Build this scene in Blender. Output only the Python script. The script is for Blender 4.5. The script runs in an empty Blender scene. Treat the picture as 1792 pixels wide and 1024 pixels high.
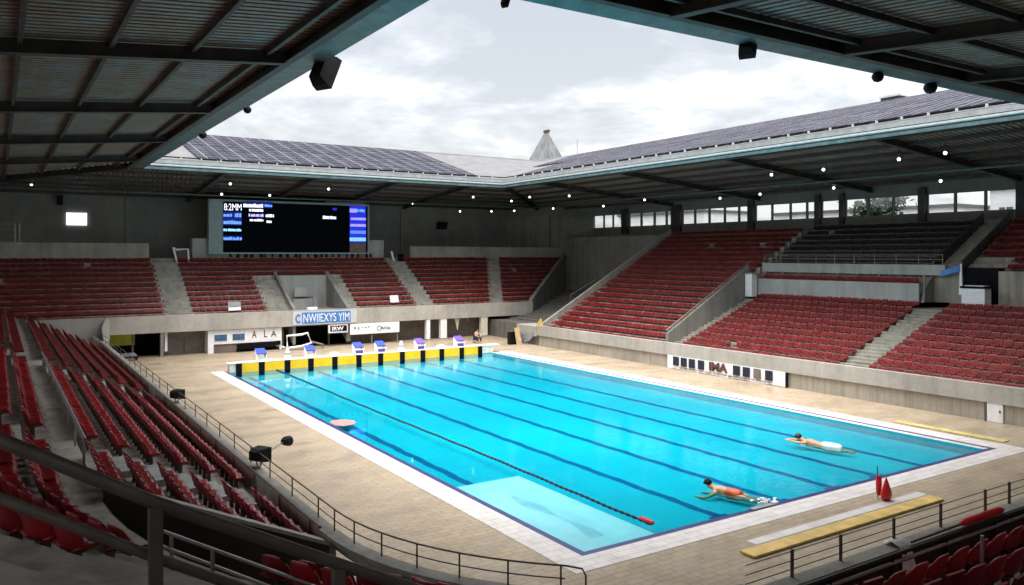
import bpy, bmesh, math, random
from mathutils import Vector, Matrix
random.seed(11)
S = bpy.context.scene
C = S.collection
R = math.radians
# ------------------------------------------------------------------ camera model (metres; deck at z = 0)
F, CX, HY, HC = 1395.0, 896.0, 446.0, 10.0
FW = (math.sin(R(32.9)), math.cos(R(32.9))); RT = (FW[1], -FW[0])
def ray(px, py):
    u = (px - CX) / F; v = (HY - py) / F
    return (FW[0] + RT[0]*u, FW[1] + RT[1]*u, v)
def on_z(px, py, z):
    r = ray(px, py); d = (z - HC) / r[2]; return Vector((r[0]*d, r[1]*d, z))
def on_x(px, py, x):
    r = ray(px, py); d = x / r[0]; return Vector((x, r[1]*d, HC + r[2]*d))
def on_y(px, py, y):
    r = ray(px, py); d = y / r[1]; return Vector((r[0]*d, y, HC + r[2]*d))
def at_d(px, py, d):
    r = ray(px, py); return Vector((r[0]*d, r[1]*d, HC + r[2]*d))
# ------------------------------------------------------------------ materials
def nodes(name):
    m = bpy.data.materials.new(name); m.use_nodes = True
    nt = m.node_tree; b = nt.nodes['Principled BSDF']
    return m, nt, b
def ramp(nt, fac, stops):
    r = nt.nodes.new('ShaderNodeValToRGB'); nt.links.new(fac, r.inputs[0])
    e = r.color_ramp.elements
    while len(e) < len(stops): e.new(0.5)
    for k, (p, c) in enumerate(stops):
        e[k].position = p; e[k].color = (c[0], c[1], c[2], 1)
    return r.outputs[0]
def pos(nt, scale=(1, 1, 1)):
    g = nt.nodes.new('ShaderNodeNewGeometry'); mp = nt.nodes.new('ShaderNodeMapping')
    mp.inputs['Scale'].default_value = scale; nt.links.new(g.outputs['Position'], mp.inputs[0]); return mp.outputs[0]
def noise(nt, vec, scale, detail=5, rough=.55, dist=0):
    n = nt.nodes.new('ShaderNodeTexNoise'); n.inputs['Scale'].default_value = scale; n.inputs['Detail'].default_value = detail
    n.inputs['Roughness'].default_value = rough; n.inputs['Distortion'].default_value = dist
    nt.links.new(vec, n.inputs['Vector']); return n.outputs[0]
def mixc(nt, mode, fac, a, b):
    m = nt.nodes.new('ShaderNodeMix'); m.data_type = 'RGBA'; m.blend_type = mode
    for s, v in ((m.inputs[0], fac), (m.inputs[6], a), (m.inputs[7], b)):
        if hasattr(v, 'links') or hasattr(v, 'node'): nt.links.new(v, s)
        else: s.default_value = v if isinstance(v, (int, float)) else (v[0], v[1], v[2], 1)
    return m.outputs[2]
def bump(nt, b, h, strength=.3, dist=.02):
    n = nt.nodes.new('ShaderNodeBump'); n.inputs['Strength'].default_value = strength; n.inputs['Distance'].default_value = dist
    nt.links.new(h, n.inputs['Height']); nt.links.new(n.outputs[0], b.inputs['Normal']); return n
def plain(name, col, rough=.5, metal=0, var=.25, scale=3, bmp=.1, emit=None, es=1, spec=.5, perobj=0):
    m, nt, b = nodes(name)
    b.inputs['Roughness'].default_value = rough; b.inputs['Metallic'].default_value = metal
    b.inputs['Specular IOR Level'].default_value = spec
    n = noise(nt, pos(nt), scale, 6)
    lo = [c*(1-var) for c in col]; hi = [min(1, c*(1+var)) for c in col]
    c = ramp(nt, n, [(.3, lo), (.7, hi)])
    if perobj:
        oi = nt.nodes.new('ShaderNodeObjectInfo')
        k = ramp(nt, oi.outputs['Random'], [(0, (1-perobj,)*3), (1, (1, 1, 1))])
        c = mixc(nt, 'MULTIPLY', 1.0, c, k)
    nt.links.new(c, b.inputs['Base Color'])
    if bmp: bump(nt, b, noise(nt, pos(nt), scale*9, 4), bmp, .01)
    if emit:
        b.inputs['Emission Color'].default_value = (*emit, 1); b.inputs['Emission Strength'].default_value = es
    return m
def concrete(name, col, boards=0, stain=.5, rough=.85):
    m, nt, b = nodes(name); b.inputs['Roughness'].default_value = rough
    b.inputs['Specular IOR Level'].default_value = .25
    big = noise(nt, pos(nt), .35, 7, .6); fine = noise(nt, pos(nt), 6, 6, .65)
    drip = noise(nt, pos(nt, (1.6, 1.6, .12)), 1.0, 5, .6)
    c = ramp(nt, big, [(.32, [x*.78 for x in col]), (.68, [x*1.12 for x in col])])
    c = mixc(nt, 'MULTIPLY', stain, c, ramp(nt, drip, [(.36, (.45, .43, .4)), (.55, (1, 1, 1))]))
    c = mixc(nt, 'MULTIPLY', .5, c, ramp(nt, fine, [(.3, (.75, .74, .72)), (.65, (1.05, 1.05, 1.05))]))
    h = fine
    if boards:
        w = nt.nodes.new('ShaderNodeTexWave'); w.wave_type = 'BANDS'; w.bands_direction = 'X' if boards == 1 else 'Y'
        w.inputs['Scale'].default_value = .62; w.inputs['Distortion'].default_value = .35; w.inputs['Detail'].default_value = 3
        nt.links.new(pos(nt), w.inputs['Vector'])
        c = mixc(nt, 'MULTIPLY', .35, c, ramp(nt, w.outputs[1], [(.0, (.55, .54, .52)), (.09, (1, 1, 1))]))
        bw = noise(nt, pos(nt, (2.2, 2.2, .05)), 1.3, 2)
        c = mixc(nt, 'MULTIPLY', .4, c, ramp(nt, bw, [(.35, (.72, .71, .7)), (.6, (1.05, 1.05, 1.05))]))
    nt.links.new(c, b.inputs['Base Color']); bump(nt, b, h, .25, .02)
    return m
M = {}
M['concrete'] = concrete('concrete', (.38, .36, .315), 0, .3)
M['concrete_front'] = concrete('concrete_front', (.46, .435, .39), 0, .22)
M['board_y'] = concrete('board_marked_concrete', (.45, .41, .345), 2, .25)
M['terrace'] = concrete('terrace_concrete', (.44, .40, .345), 0, .6)
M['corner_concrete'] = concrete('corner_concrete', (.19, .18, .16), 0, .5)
M['step'] = concrete('step_concrete', (.36, .35, .30), 0, .5)
M['dark_wall'] = concrete('dark_wall', (.25, .25, .225), 0, .12)
M['grey_wall'] = concrete('grey_wall', (.27, .265, .24), 0, .4)
M['light_wall'] = concrete('light_wall', (.42, .43, .41), 0, .3)
M['painted_shade'] = plain('painted_shade_brown', (.035, .026, .021), .8, var=.35, scale=1.2)  # dark brown that paints shade on stairwell, parapet and inner ledge faces
M['brown_wall'] = plain('brown_wall', (.17, .14, .12), .8, var=.3, scale=.8)
M['steel'] = plain('dark_steel', (.06, .056, .05), .6, .2, .35, 1.2)
M['steel_flange'] = plain('teal_steel', (.10, .165, .17), .45, .2, .35, 1.5)
M['pale_metal'] = plain('pale_metal', (.55, .57, .58), .35, .3, .18, 1.5)
M['fascia_metal'] = plain('fascia_metal', (.34, .35, .355), .45, .2, .2, 1.5)
M['gutter'] = plain('gutter_metal', (.50, .55, .54), .55, .0, .15, 2)
M['roof_sheet'] = plain('roof_sheet', (.12, .12, .122), .7, .0, .2, .6)
M['pipe'] = plain('pipe_steel', (.125, .10, .082), .55, .2, .3, 4)
M['pipe_dark'] = plain('pipe_black', (.02, .019, .018), .5, .3, .3, 4)
M['pipe_pale'] = plain('pipe_galvanised', (.32, .31, .29), .45, .5, .2, 4)
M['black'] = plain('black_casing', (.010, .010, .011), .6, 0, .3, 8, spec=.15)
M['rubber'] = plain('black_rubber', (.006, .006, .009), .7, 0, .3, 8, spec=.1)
M['white'] = plain('white_paint', (.86, .86, .87), .45, 0, .08, 3, .05)
M['cream'] = plain('cream_plastic', (.70, .66, .55), .5, 0, .12, 3)
M['grey_paint'] = plain('grey_paint', (.19, .175, .155), .6, 0, .2, 2)
M['blue'] = plain('blue_plastic', (.02, .055, .42), .4, 0, .25, 4)
M['purple'] = plain('purple_plastic', (.13, .06, .36), .45, 0, .25, 4)
M['sky_blue'] = plain('blue_lettering', (.06, .22, .55), .5, 0, .35, 1.5)
M['navy'] = plain('navy_cloth', (.012, .016, .04), .8, 0, .3, 6)
M['red'] = plain('red_plastic', (.62, .012, .012), .4, 0, .12, 5)
M['pink'] = plain('pink_foam', (.62, .23, .20), .6, 0, .2, 5)
M['yellow'] = plain('yellow_pad', (.95, .50, .0), .4, 0, .12, 1.2)
M['mustard'] = plain('mustard_board', (.64, .44, .12), .6, 0, .25, 1.5)
M['mat_yellow'] = plain('faded_yellow_mat', (.55, .44, .17), .8, 0, .3, 2)
M['plywood'] = plain('plywood', (.50, .37, .20), .7, 0, .2, 2)
M['sea_green'] = plain('sea_green', (.05, .45, .32), .6)
M['lime'] = plain('lime_sheet', (.45, .52, .03), .6, 0, .3, 1.5)
M['glass_blue'] = plain('tinted_glass', (.05, .12, .24), .1, 0, .5, 2, 0)
M['teal_frame'] = plain('teal_frame', (.26, .36, .36), .5, 0, .12, 1.5)
M['screen'] = plain('screen_black', (.003, .004, .007), .7, 0, .2, 3, 0, spec=.04)
M['lit_white'] = plain('lit_white', (.8, .8, .8), .5, 0, .03, 3, 0, (.85, .88, 1), .95)
M['lit_blue'] = plain('lit_blue', (.02, .05, .5), .5, 0, .1, 3, 0, (.01, .012, .42), .9)
M['lit_navy'] = plain('lit_navy', (.004, .006, .06), .6, 0, .1, 3, 0, (.003, .006, .13), .9)
M['lit_pale_blue'] = plain('lit_pale_blue', (.1, .3, .8), .5, 0, .1, 3, 0, (.13, .32, .95), .85)
M['lit_cyan'] = plain('lit_cyan', (.2, .5, .9), .5, 0, .1, 3, 0, (.25, .62, 1), .95)
M['lit_lilac'] = plain('lit_lilac', (.5, .45, .9), .5, 0, .1, 3, 0, (.40, .36, .92), .95)
M['lamp'] = plain('lamp_lens', (.9, .9, .88), .3, 0, .02, 3, 0, (1, .98, .94), 3.0)
M['skin'] = plain('skin', (.62, .30, .17), .5, 0, .12, 12, .05)
M['hair'] = plain('dark_hair', (.012, .01, .01), .5, 0, .3, 20)
M['orange_suit'] = plain('orange_red_suit', (.62, .10, .02), .45, 0, .55, 3.2)
M['trousers_white'] = plain('white_suit', (.75, .80, .80), .5, 0, .1, 5)
M['cloth_grey'] = plain('banner_cloth', (.55, .56, .60), .8, 0, .1, 3)
M['cloth'] = plain('pale_cloth', (.82, .81, .76), .9, 0, .15, 5)
M['bark'] = plain('bark', (.07, .055, .04), .9, 0, .4, 4)
M['leaf'] = plain('leaf', (.022, .034, .014), .7, 0, .5, 1.2)
M['outer_wall'] = plain('apartment_render', (.80, .78, .76), .8, 0, .12, .3)
M['outer_window'] = plain('apartment_window', (.10, .12, .14), .15, 0, .4, 1, 0)
M['spire'] = concrete('spire_concrete', (.21, .215, .22), 0, .6)
M['rust'] = plain('rusty_cap', (.10, .045, .035), .8, 0, .4, 6)
M['ground'] = plain('ground_asphalt', (.08, .08, .078), .9, 0, .3, .4)
M['tarp'] = plain('grey_tarp', (.25, .26, .27), .7, 0, .2, 2)
M['seat_red'] = plain('seat_red', (.33, .012, .017), .34, 0, .35, 1.1, .05, perobj=.3)
M['seat_worn'] = plain('seat_worn', (.30, .10, .09), .45, 0, .35, 2.5, .05, perobj=.25)
M['seat_black'] = plain('seat_black', (.010, .009, .010), .5, 0, .4, 2, .05)
def stuff_red():
    m, nt, b = nodes('seat_red_rows'); b.inputs['Roughness'].default_value = .5; b.inputs['Specular IOR Level'].default_value = .22
    n1 = noise(nt, pos(nt), 1.15, 3, .7); n2 = noise(nt, pos(nt), 7, 2, .5)
    c = ramp(nt, n1, [(.3, (.085, .003, .005)), (.5, (.155, .008, .009)), (.72, (.23, .022, .018))])
    c = mixc(nt, 'MIX', ramp(nt, n2, [(.60, (0, 0, 0)), (.72, (.6, .6, .6))]), c, (.29, .08, .055))
    nt.links.new(c, b.inputs['Base Color']); return m
M['seat_red_rows'] = stuff_red()
M['seat_rim'] = plain('pale_seat_rim', (.22, .055, .045), .5, 0, .5, 1.6, 0)  # lighter top edge on the row seats
M['black_rim'] = plain('black_seat_rim', (.12, .115, .11), .5, 0, .4, 2, 0)
def deck_mat():
    m, nt, b = nodes('deck_pavers'); b.inputs['Roughness'].default_value = .75; b.inputs['Specular IOR Level'].default_value = .3
    br = nt.nodes.new('ShaderNodeTexBrick'); br.inputs['Scale'].default_value = 1; br.inputs['Brick Width'].default_value = .62
    br.inputs['Row Height'].default_value = .31; br.inputs['Mortar Size'].default_value = .018; br.inputs['Bias'].default_value = -.2
    br.inputs['Color1'].default_value = (.42, .338, .238, 1); br.inputs['Color2'].default_value = (.365, .295, .208, 1); br.inputs['Mortar'].default_value = (.28, .22, .155, 1)
    nt.links.new(pos(nt), br.inputs['Vector'])
    st = noise(nt, pos(nt, (.35, 1, 1)), .45, 7, .65); st2 = noise(nt, pos(nt), 3, 5, .6)
    c = mixc(nt, 'MULTIPLY', .6, br.outputs[0], ramp(nt, st, [(.33, (.66, .63, .60)), (.58, (1.05, 1.05, 1.05))]))
    c = mixc(nt, 'MULTIPLY', .5, c, ramp(nt, st2, [(.3, (.8, .79, .78)), (.65, (1.05, 1.05, 1.05))]))
    nt.links.new(ramp(nt, noise(nt, pos(nt), .5, 5, .6), [(.38, (.28,)*3), (.55, (.75,)*3)]), b.inputs['Roughness'])
    nt.links.new(c, b.inputs['Base Color']); bump(nt, b, br.outputs[1], -.3, .01); return m
M['deck'] = deck_mat()
def coping_mat():
    m, nt, b = nodes('coping_stone'); b.inputs['Roughness'].default_value = .6
    br = nt.nodes.new('ShaderNodeTexBrick'); br.inputs['Scale'].default_value = 1; br.inputs['Brick Width'].default_value = .8
    br.inputs['Row Height'].default_value = .42; br.inputs['Mortar Size'].default_value = .016
    br.inputs['Color1'].default_value = (.62, .585, .56, 1); br.inputs['Color2'].default_value = (.68, .645, .62, 1); br.inputs['Mortar'].default_value = (.44, .41, .38, 1)
    nt.links.new(pos(nt), br.inputs['Vector'])
    st = noise(nt, pos(nt), 1.2, 6, .6)
    c = mixc(nt, 'MULTIPLY', .7, br.outputs[0], ramp(nt, st, [(.32, (.78, .75, .72)), (.6, (1.04, 1.04, 1.04))]))
    nt.links.new(c, b.inputs['Base Color']); bump(nt, b, br.outputs[1], -.2, .01); return m
M['coping'] = coping_mat()
M['platform'] = plain('pale_platform', (.66, .66, .70), .5, 0, .1, .6)
M['platform_stripe'] = plain('faded_stripe', (.52, .52, .60), .5, 0, .12, 1.5)
M['edge_tile'] = plain('navy_edge_tile', (.03, .035, .16), .3, 0, .3, 3)
M['line_tile'] = plain('lane_line_tile', (.0, .06, .20), .35, 0, .25, 1.5)
def basin_mat():
    m, nt, b = nodes('pool_tile'); b.inputs['Roughness'].default_value = .4
    n = noise(nt, pos(nt), .12, 4, .6); n2 = noise(nt, pos(nt), .9, 5, .6, 1.2)
    c = ramp(nt, n, [(.3, (.0, .36, .46)), (.7, (.0, .47, .56))])
    c = mixc(nt, 'MULTIPLY', .6, c, ramp(nt, n2, [(.35, (.85, .88, .90)), (.65, (1.05, 1.05, 1.05))]))
    nt.links.new(c, b.inputs['Base Color']); return m
M['basin'] = basin_mat()
def water_mat():
    m, nt, b = nodes('pool_water'); nt.nodes.remove(b); out = nt.nodes['Material Output']
    t = nt.nodes.new('ShaderNodeBsdfTransparent'); t.inputs[0].default_value = (.55, .97, 1, 1)
    g = nt.nodes.new('ShaderNodeBsdfGlossy'); g.inputs['Roughness'].default_value = .03
    n1 = noise(nt, pos(nt, (1, .7, 1)), .9, 4, .6, .6); n2 = noise(nt, pos(nt), 4.5, 3, .5, .5)
    a = nt.nodes.new('ShaderNodeMath'); a.operation = 'MULTIPLY_ADD'; a.inputs[1].default_value = .3; nt.links.new(n2, a.inputs[0]); nt.links.new(n1, a.inputs[2])
    bp = nt.nodes.new('ShaderNodeBump'); bp.inputs['Distance'].default_value = .05
    gx = nt.nodes.new('ShaderNodeSeparateXYZ'); ge = nt.nodes.new('ShaderNodeNewGeometry'); nt.links.new(ge.outputs['Position'], gx.inputs[0])
    mr = nt.nodes.new('ShaderNodeMapRange'); mr.inputs[1].default_value = 20.2; mr.inputs[2].default_value = 20.8; mr.inputs[3].default_value = .03; mr.inputs[4].default_value = .30
    nt.links.new(gx.outputs[0], mr.inputs[0]); nt.links.new(mr.outputs[0], bp.inputs['Strength'])
    nt.links.new(a.outputs[0], bp.inputs['Height'])
    fr = nt.nodes.new('ShaderNodeFresnel'); fr.inputs[0].default_value = 1.42
    nt.links.new(bp.outputs[0], fr.inputs['Normal']); nt.links.new(bp.outputs[0], g.inputs['Normal'])
    mx = nt.nodes.new('ShaderNodeMixShader'); nt.links.new(fr.outputs[0], mx.inputs[0]); nt.links.new(t.outputs[0], mx.inputs[1]); nt.links.new(g.outputs[0], mx.inputs[2])
    nt.links.new(mx.outputs[0], out.inputs[0]); return m
M['water'] = water_mat()
def solar_mat():
    m, nt, b = nodes('solar_cells'); b.inputs['Roughness'].default_value = .6; b.inputs['Specular IOR Level'].default_value = .0
    tc = nt.nodes.new('ShaderNodeTexCoord')
    br = nt.nodes.new('ShaderNodeTexBrick'); br.offset = 0; br.inputs['Scale'].default_value = 1; br.inputs['Brick Width'].default_value = .92; br.inputs['Row Height'].default_value = 1.55
    br.inputs['Mortar Size'].default_value = .03; br.inputs['Color1'].default_value = (.040, .041, .053, 1); br.inputs['Color2'].default_value = (.052, .053, .065, 1); br.inputs['Mortar'].default_value = (.30, .30, .31, 1)
    nt.links.new(tc.outputs['UV'], br.inputs['Vector'])
    n = noise(nt, pos(nt), .5, 5, .6)
    c = mixc(nt, 'MULTIPLY', .8, br.outputs[0], ramp(nt, n, [(.3, (.7, .7, .75)), (.7, (1.5, 1.45, 1.5))]))
    nt.links.new(c, b.inputs['Base Color']); return m
M['solar'] = solar_mat()
def ceil_mat():
    m, nt, b = nodes('corrugated_sheet'); b.inputs['Roughness'].default_value = .6
    n = noise(nt, pos(nt), .5, 6, .65); n2 = noise(nt, pos(nt), 3.2, 4, .6)
    c = ramp(nt, n, [(.30, (.29, .175, .12)), (.48, (.26, .21, .175)), (.66, (.27, .29, .29))])
    c = mixc(nt, 'MULTIPLY', .6, c, ramp(nt, n2, [(.35, (.6, .58, .55)), (.62, (1.1, 1.1, 1.1))]))
    nt.links.new(c, b.inputs['Base Color']); return m
M['ceiling'] = ceil_mat()
def glass_mat():
    m, nt, b = nodes('window_glass'); nt.nodes.remove(b); out = nt.nodes['Material Output']
    t = nt.nodes.new('ShaderNodeBsdfTransparent'); t.inputs[0].default_value = (.9, .92, .93, 1)
    g = nt.nodes.new('ShaderNodeBsdfGlossy'); g.inputs['Roughness'].default_value = .03
    mx = nt.nodes.new('ShaderNodeMixShader'); mx.inputs[0].default_value = .10; nt.links.new(t.outputs[0], mx.inputs[1]); nt.links.new(g.outputs[0], mx.inputs[2])
    nt.links.new(mx.outputs[0], out.inputs[0]); return m
M['glass'] = glass_mat()
# ------------------------------------------------------------------ mesh helpers
class MB:
    def __init__(s): s.v = []; s.f = []; s.mi = []; s.cur = 0; s.smooth = False; s.uv = None
    def add(s, vs, fs):
        o = len(s.v); s.v += [tuple(v) for v in vs]
        for f in fs: s.f.append(tuple(i + o for i in f)); s.mi.append(s.cur)
        return s
    def box(s, x0, x1, y0, y1, z0, z1):
        return s.add([(x0,y0,z0),(x1,y0,z0),(x1,y1,z0),(x0,y1,z0),(x0,y0,z1),(x1,y0,z1),(x1,y1,z1),(x0,y1,z1)],
                     [(3,2,1,0),(4,5,6,7),(0,1,5,4),(1,2,6,5),(2,3,7,6),(3,0,4,7)])
    def obox(s, c, ax, ay, az):          # centre and three half-axis vectors
        c, ax, ay, az = Vector(c), Vector(ax), Vector(ay), Vector(az)
        vs = [c - ax - ay - az, c + ax - ay - az, c + ax + ay - az, c - ax + ay - az, c - ax - ay + az, c + ax - ay + az, c + ax + ay + az, c - ax + ay + az]
        return s.add(vs, [(3,2,1,0),(4,5,6,7),(0,1,5,4),(1,2,6,5),(2,3,7,6),(3,0,4,7)])
    def beam(s, p, q, w, h, up=(0,0,1)):
        p, q, up = Vector(p), Vector(q), Vector(up); d = (q - p); L = d.length; d.normalize()
        sd = d.cross(up).normalized(); u = sd.cross(d)
        return s.obox((p + q)/2, d*L/2, sd*w/2, u*h/2)
    def tube(s, pts, r, n=8, cap=True):
        pts = [Vector(p) for p in pts]; rings = []
        rr = r if isinstance(r, (list, tuple)) else [r]*len(pts)
        for i, p in enumerate(pts):
            a = pts[max(0, i-1)]; b = pts[min(len(pts)-1, i+1)]; d = (b - a).normalized()
            u = Vector((0,0,1)) if abs(d.z) < .95 else Vector((1,0,0))
            sd = d.cross(u).normalized(); uu = sd.cross(d)
            rings.append([p + (sd*math.cos(2*math.pi*k/n) + uu*math.sin(2*math.pi*k/n))*rr[i] for k in range(n)])
        vs = [v for g in rings for v in g]; fs = []
        for i in range(len(pts)-1):
            for k in range(n): fs.append((i*n+k, i*n+(k+1)%n, (i+1)*n+(k+1)%n, (i+1)*n+k))
        if cap: fs.append(tuple(range(n-1,-1,-1))); fs.append(tuple((len(pts)-1)*n+k for k in range(n)))
        return s.add(vs, fs)
    def lathe(s, prof, c=(0,0,0), n=16, sx=1, sy=1):
        vs = []; fs = []
        for r, z in prof:
            for k in range(n): vs.append((c[0]+r*sx*math.cos(2*math.pi*k/n), c[1]+r*sy*math.sin(2*math.pi*k/n), c[2]+z))
        for i in range(len(prof)-1):
            for k in range(n): fs.append((i*n+k, i*n+(k+1)%n, (i+1)*n+(k+1)%n, (i+1)*n+k))
        fs.append(tuple(range(n-1,-1,-1))); fs.append(tuple((len(prof)-1)*n+k for k in range(n)))
        return s.add(vs, fs)
    def loft(s, secs, caps=True, closed=True):
        n = len(secs[0]); vs = [v for g in secs for v in g]; fs = []
        for i in range(len(secs)-1):
            for k in range(n if closed else n-1): fs.append((i*n+k, i*n+(k+1)%n, (i+1)*n+(k+1)%n, (i+1)*n+k))
        if caps: fs.append(tuple(range(n-1,-1,-1))); fs.append(tuple((len(secs)-1)*n+k for k in range(n)))
        return s.add(vs, fs)
    def prism(s, pts, ext):
        e = Vector(ext); a = [Vector(p) for p in pts]
        return s.loft([a, [p + e for p in a]])
    def build(s, name, mat, parent=None, smooth=False):
        me = bpy.data.meshes.new(name)
        o = Vector((0,0,0))
        if parent is not None:
            q = parent
            while q is not None: o += q.location; q = q.parent
        me.from_pydata([tuple(Vector(v) - o) for v in s.v], [], s.f)
        mats = mat if isinstance(mat, (list, tuple)) else [mat]
        for m in mats: me.materials.append(M[m])
        if len(mats) > 1: me.polygons.foreach_set('material_index', s.mi)
        bm = bmesh.new(); bm.from_mesh(me); bmesh.ops.recalc_face_normals(bm, faces=bm.faces); bm.to_mesh(me); bm.free()
        if smooth: me.polygons.foreach_set('use_smooth', [True]*len(me.polygons))
        ob = bpy.data.objects.new(name, me); C.objects.link(ob)
        if parent is not None: ob.parent = parent
        return ob
def tag(o, label=None, cat=None, group=None, kind=None):
    if label: o['label'] = label
    if cat: o['category'] = cat
    if group: o['group'] = group
    if kind: o['kind'] = kind
    return o
def thing(name, label, cat, loc=(0,0,0), group=None):
    o = bpy.data.objects.new(name, None); o.empty_display_size = .2; C.objects.link(o); o.location = loc
    return tag(o, label, cat, group)
def solid(name, mb, mat, label, cat, loc=None, group=None, smooth=False):   # a thing that is one mesh
    o = mb.build(name, mat, None, smooth)
    if loc is not None:
        o.data.transform(Matrix.Translation(-Vector(loc))); o.location = loc
    return tag(o, label, cat, group)
def struct(name, mb, mat):
    return tag(mb.build(name, mat), kind='structure')
def dup(root, loc, rz, label=None, group=None, scale=None):
    r = root.copy(); C.objects.link(r); r.location = loc; r.rotation_euler = (0, 0, rz)
    if scale: r.scale = (scale,)*3
    if label: r['label'] = label
    if group: r['group'] = group
    for ch in list(root.children):
        c = ch.copy(); C.objects.link(c); c.parent = r
        for g in ch.children:
            d = g.copy(); C.objects.link(d); d.parent = c
    return r
def text(name, body, origin, xdir, updir, height, mat, parent, width=None, thick=.015, bold=0):
    cu = bpy.data.curves.new(name, 'FONT'); cu.body = body; cu.size = 1; cu.extrude = .02; cu.offset = bold
    t = bpy.data.objects.new(name, cu); C.objects.link(t)
    bpy.context.view_layer.update()
    dg = bpy.context.evaluated_depsgraph_get(); me = bpy.data.meshes.new_from_object(t.evaluated_get(dg))
    bpy.data.objects.remove(t); bpy.data.curves.remove(cu)
    xs = [v.co.x for v in me.vertices]; ys = [v.co.y for v in me.vertices]
    x0, x1, y0, y1 = min(xs), max(xs), min(ys), max(ys)
    sy = height/(y1 - y0); sx = (width/(x1 - x0)) if width else sy
    X, U = Vector(xdir).normalized(), Vector(updir).normalized(); N = X.cross(U)
    po = Vector((0,0,0)); q = parent
    while q is not None: po += q.location; q = q.parent
    for v in me.vertices:
        v.co = Vector(origin) + X*(v.co.x - x0)*sx + U*(v.co.y - y0)*sy + N*(v.co.z*thick/.02) - po
    me.materials.clear(); me.materials.append(M[mat])
    o = bpy.data.objects.new(name, me); C.objects.link(o); o.parent = parent; return o
ORD = ['first','second','third','fourth','fifth','sixth','seventh','eighth','ninth','tenth','eleventh','twelfth','thirteenth','fourteenth','fifteenth','sixteenth','seventeenth','eighteenth','nineteenth','twentieth']
TENS = {2:'twenty',3:'thirty',4:'forty',5:'fifty',6:'sixty',7:'seventy',8:'eighty',9:'ninety'}
def ordinal(n):
    if n <= 20: return ORD[n-1]
    t, u = divmod(n, 10)
    if u == 0: return TENS[t][:-1] + 'ieth'
    return TENS[t] + '-' + ORD[u-1]
# ================================================================== GROUND, DECK, POOL
PX0, PX1, PY0, PY1 = 16.6, 42.6, 21.2, 69.7
struct('ground', MB().box(-500, 600, -500, 700, -1.4, -1.0), 'ground')
m = MB()
for a in ((-12, PX0, -3, 101.5), (PX1, 73, -3, 101.5), (PX0, PX1, -3, PY0), (PX0, PX1, PY1, 101.5)): m.box(a[0], a[1], a[2], a[3], -1.0, 0)
struct('pool_deck', m, 'deck')
m = MB(); cw = 1.35; e = .28
m.box(PX0-cw, PX0-e, PY0-cw, PY1+1.2, .002, .012); m.box(PX0-e, PX1+e, PY0-cw, PY0-e, .002, .012)
m.box(PX1+.72, PX1+2.0, PY0-cw, PY1, .002, .012); m.box(PX1+e, PX1+.72, PY0-cw, PY0-e, .002, .012)
m.box(PX1, PX1+.42, PY0, PY1, .002, .014)
struct('pool_coping', m, 'coping')
m = MB(); m.box(PX0-e, PX0, PY0-e, PY1, .002, .010); m.box(PX0, PX1+.42, PY0-e, PY0, .002, .010); m.box(PX1+.42, PX1+.72, PY0-e, PY1, .002, .008)
struct('pool_edge', m, 'edge_tile')
D = -.45
m = MB(); m.box(PX0, PX1, PY0, PY1, D-.1, D); m.box(PX0+.001, PX0+.02, PY0, PY1, D, -.001); m.box(PX1-.02, PX1-.001, PY0, PY1, D, -.001)
m.box(PX0+.02, PX1-.02, PY0+.001, PY0+.02, D, -.001); m.box(PX0+.02, PX1-.02, PY1-.015, PY1-.001, D, -.001)
struct('pool_basin', m, 'basin')
m = MB()
for x in (18.1, 24.2, 27.9, 31.5, 34.9, 38.5): m.loft([[(x + s_*.21 + .035*math.sin(y*2.1 + x) + .02*math.sin(y*5.3 + s_), y, D+.006) for s_ in (-1, 1)] for y in [PY0+.9 + (PY1-PY0-1.3)*k/180 for k in range(181)]], caps=False, closed=False)
for x in (24.2, 27.9, 31.5, 34.9): m.box(x-.5, x+.5, PY0+.8, PY0+1.15, D, D+.008)
struct('lane_line', m, 'line_tile')
t = thing('pool_platform', 'pale submerged platform filling the near corner of the nearest lane', 'platform', (18.4, 25.9, D))
MB().box(PX0+.03, 20.15, PY0+.03, 30.6, D+.01, -.16).build('deck', 'platform', t)
m = MB(); m.loft([[(18.1 - .2*math.cos(k*.5), 22.4 + .36*k, -.156), (18.45 + .15*math.sin(k*.7), 22.4 + .36*k, -.156)] for k in range(17)], caps=False, closed=False); m.build('lane_stripe', 'platform_stripe', t)
w = struct('pool_water', MB().add([(PX0, PY0, -.07), (PX1, PY0, -.07), (PX1, PY1, -.07), (PX0, PY1, -.07)], [(0, 1, 2, 3)]), 'water')
if w.data.polygons[0].normal.z < 0: w.data.flip_normals()
# starting wall with touch pads
t = thing('starting_wall', 'long low white starting wall with yellow touch pads at the far end of the pool', 'pool wall', (29.6, 70.3, 0))
MB().box(PX0+.02, PX1+.2, PY1+.06, PY1+.8, -.6, .73).build('wall', 'cream', t)
MB().box(PX0-.1, PX1+1.0, PY1-.02, PY1+.9, .73, .78).build('cap', 'white', t)
mk = [on_y(p, 640, PY1).x for p in (418, 458, 503, 544, 586, 628, 666, 704, 740, 773, 808, 840)]
for i, x in enumerate(mk):
    MB().box(x-.24, x+.24, PY1-.055, PY1+.05, -.4, .729).build('lane_marker', 'rubber', t)
    if i < len(mk)-1: MB().box(x+.27, mk[i+1]-.27, PY1-.03, PY1+.05, -.06, .71).build('touch_pad', 'yellow', t)
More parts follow.
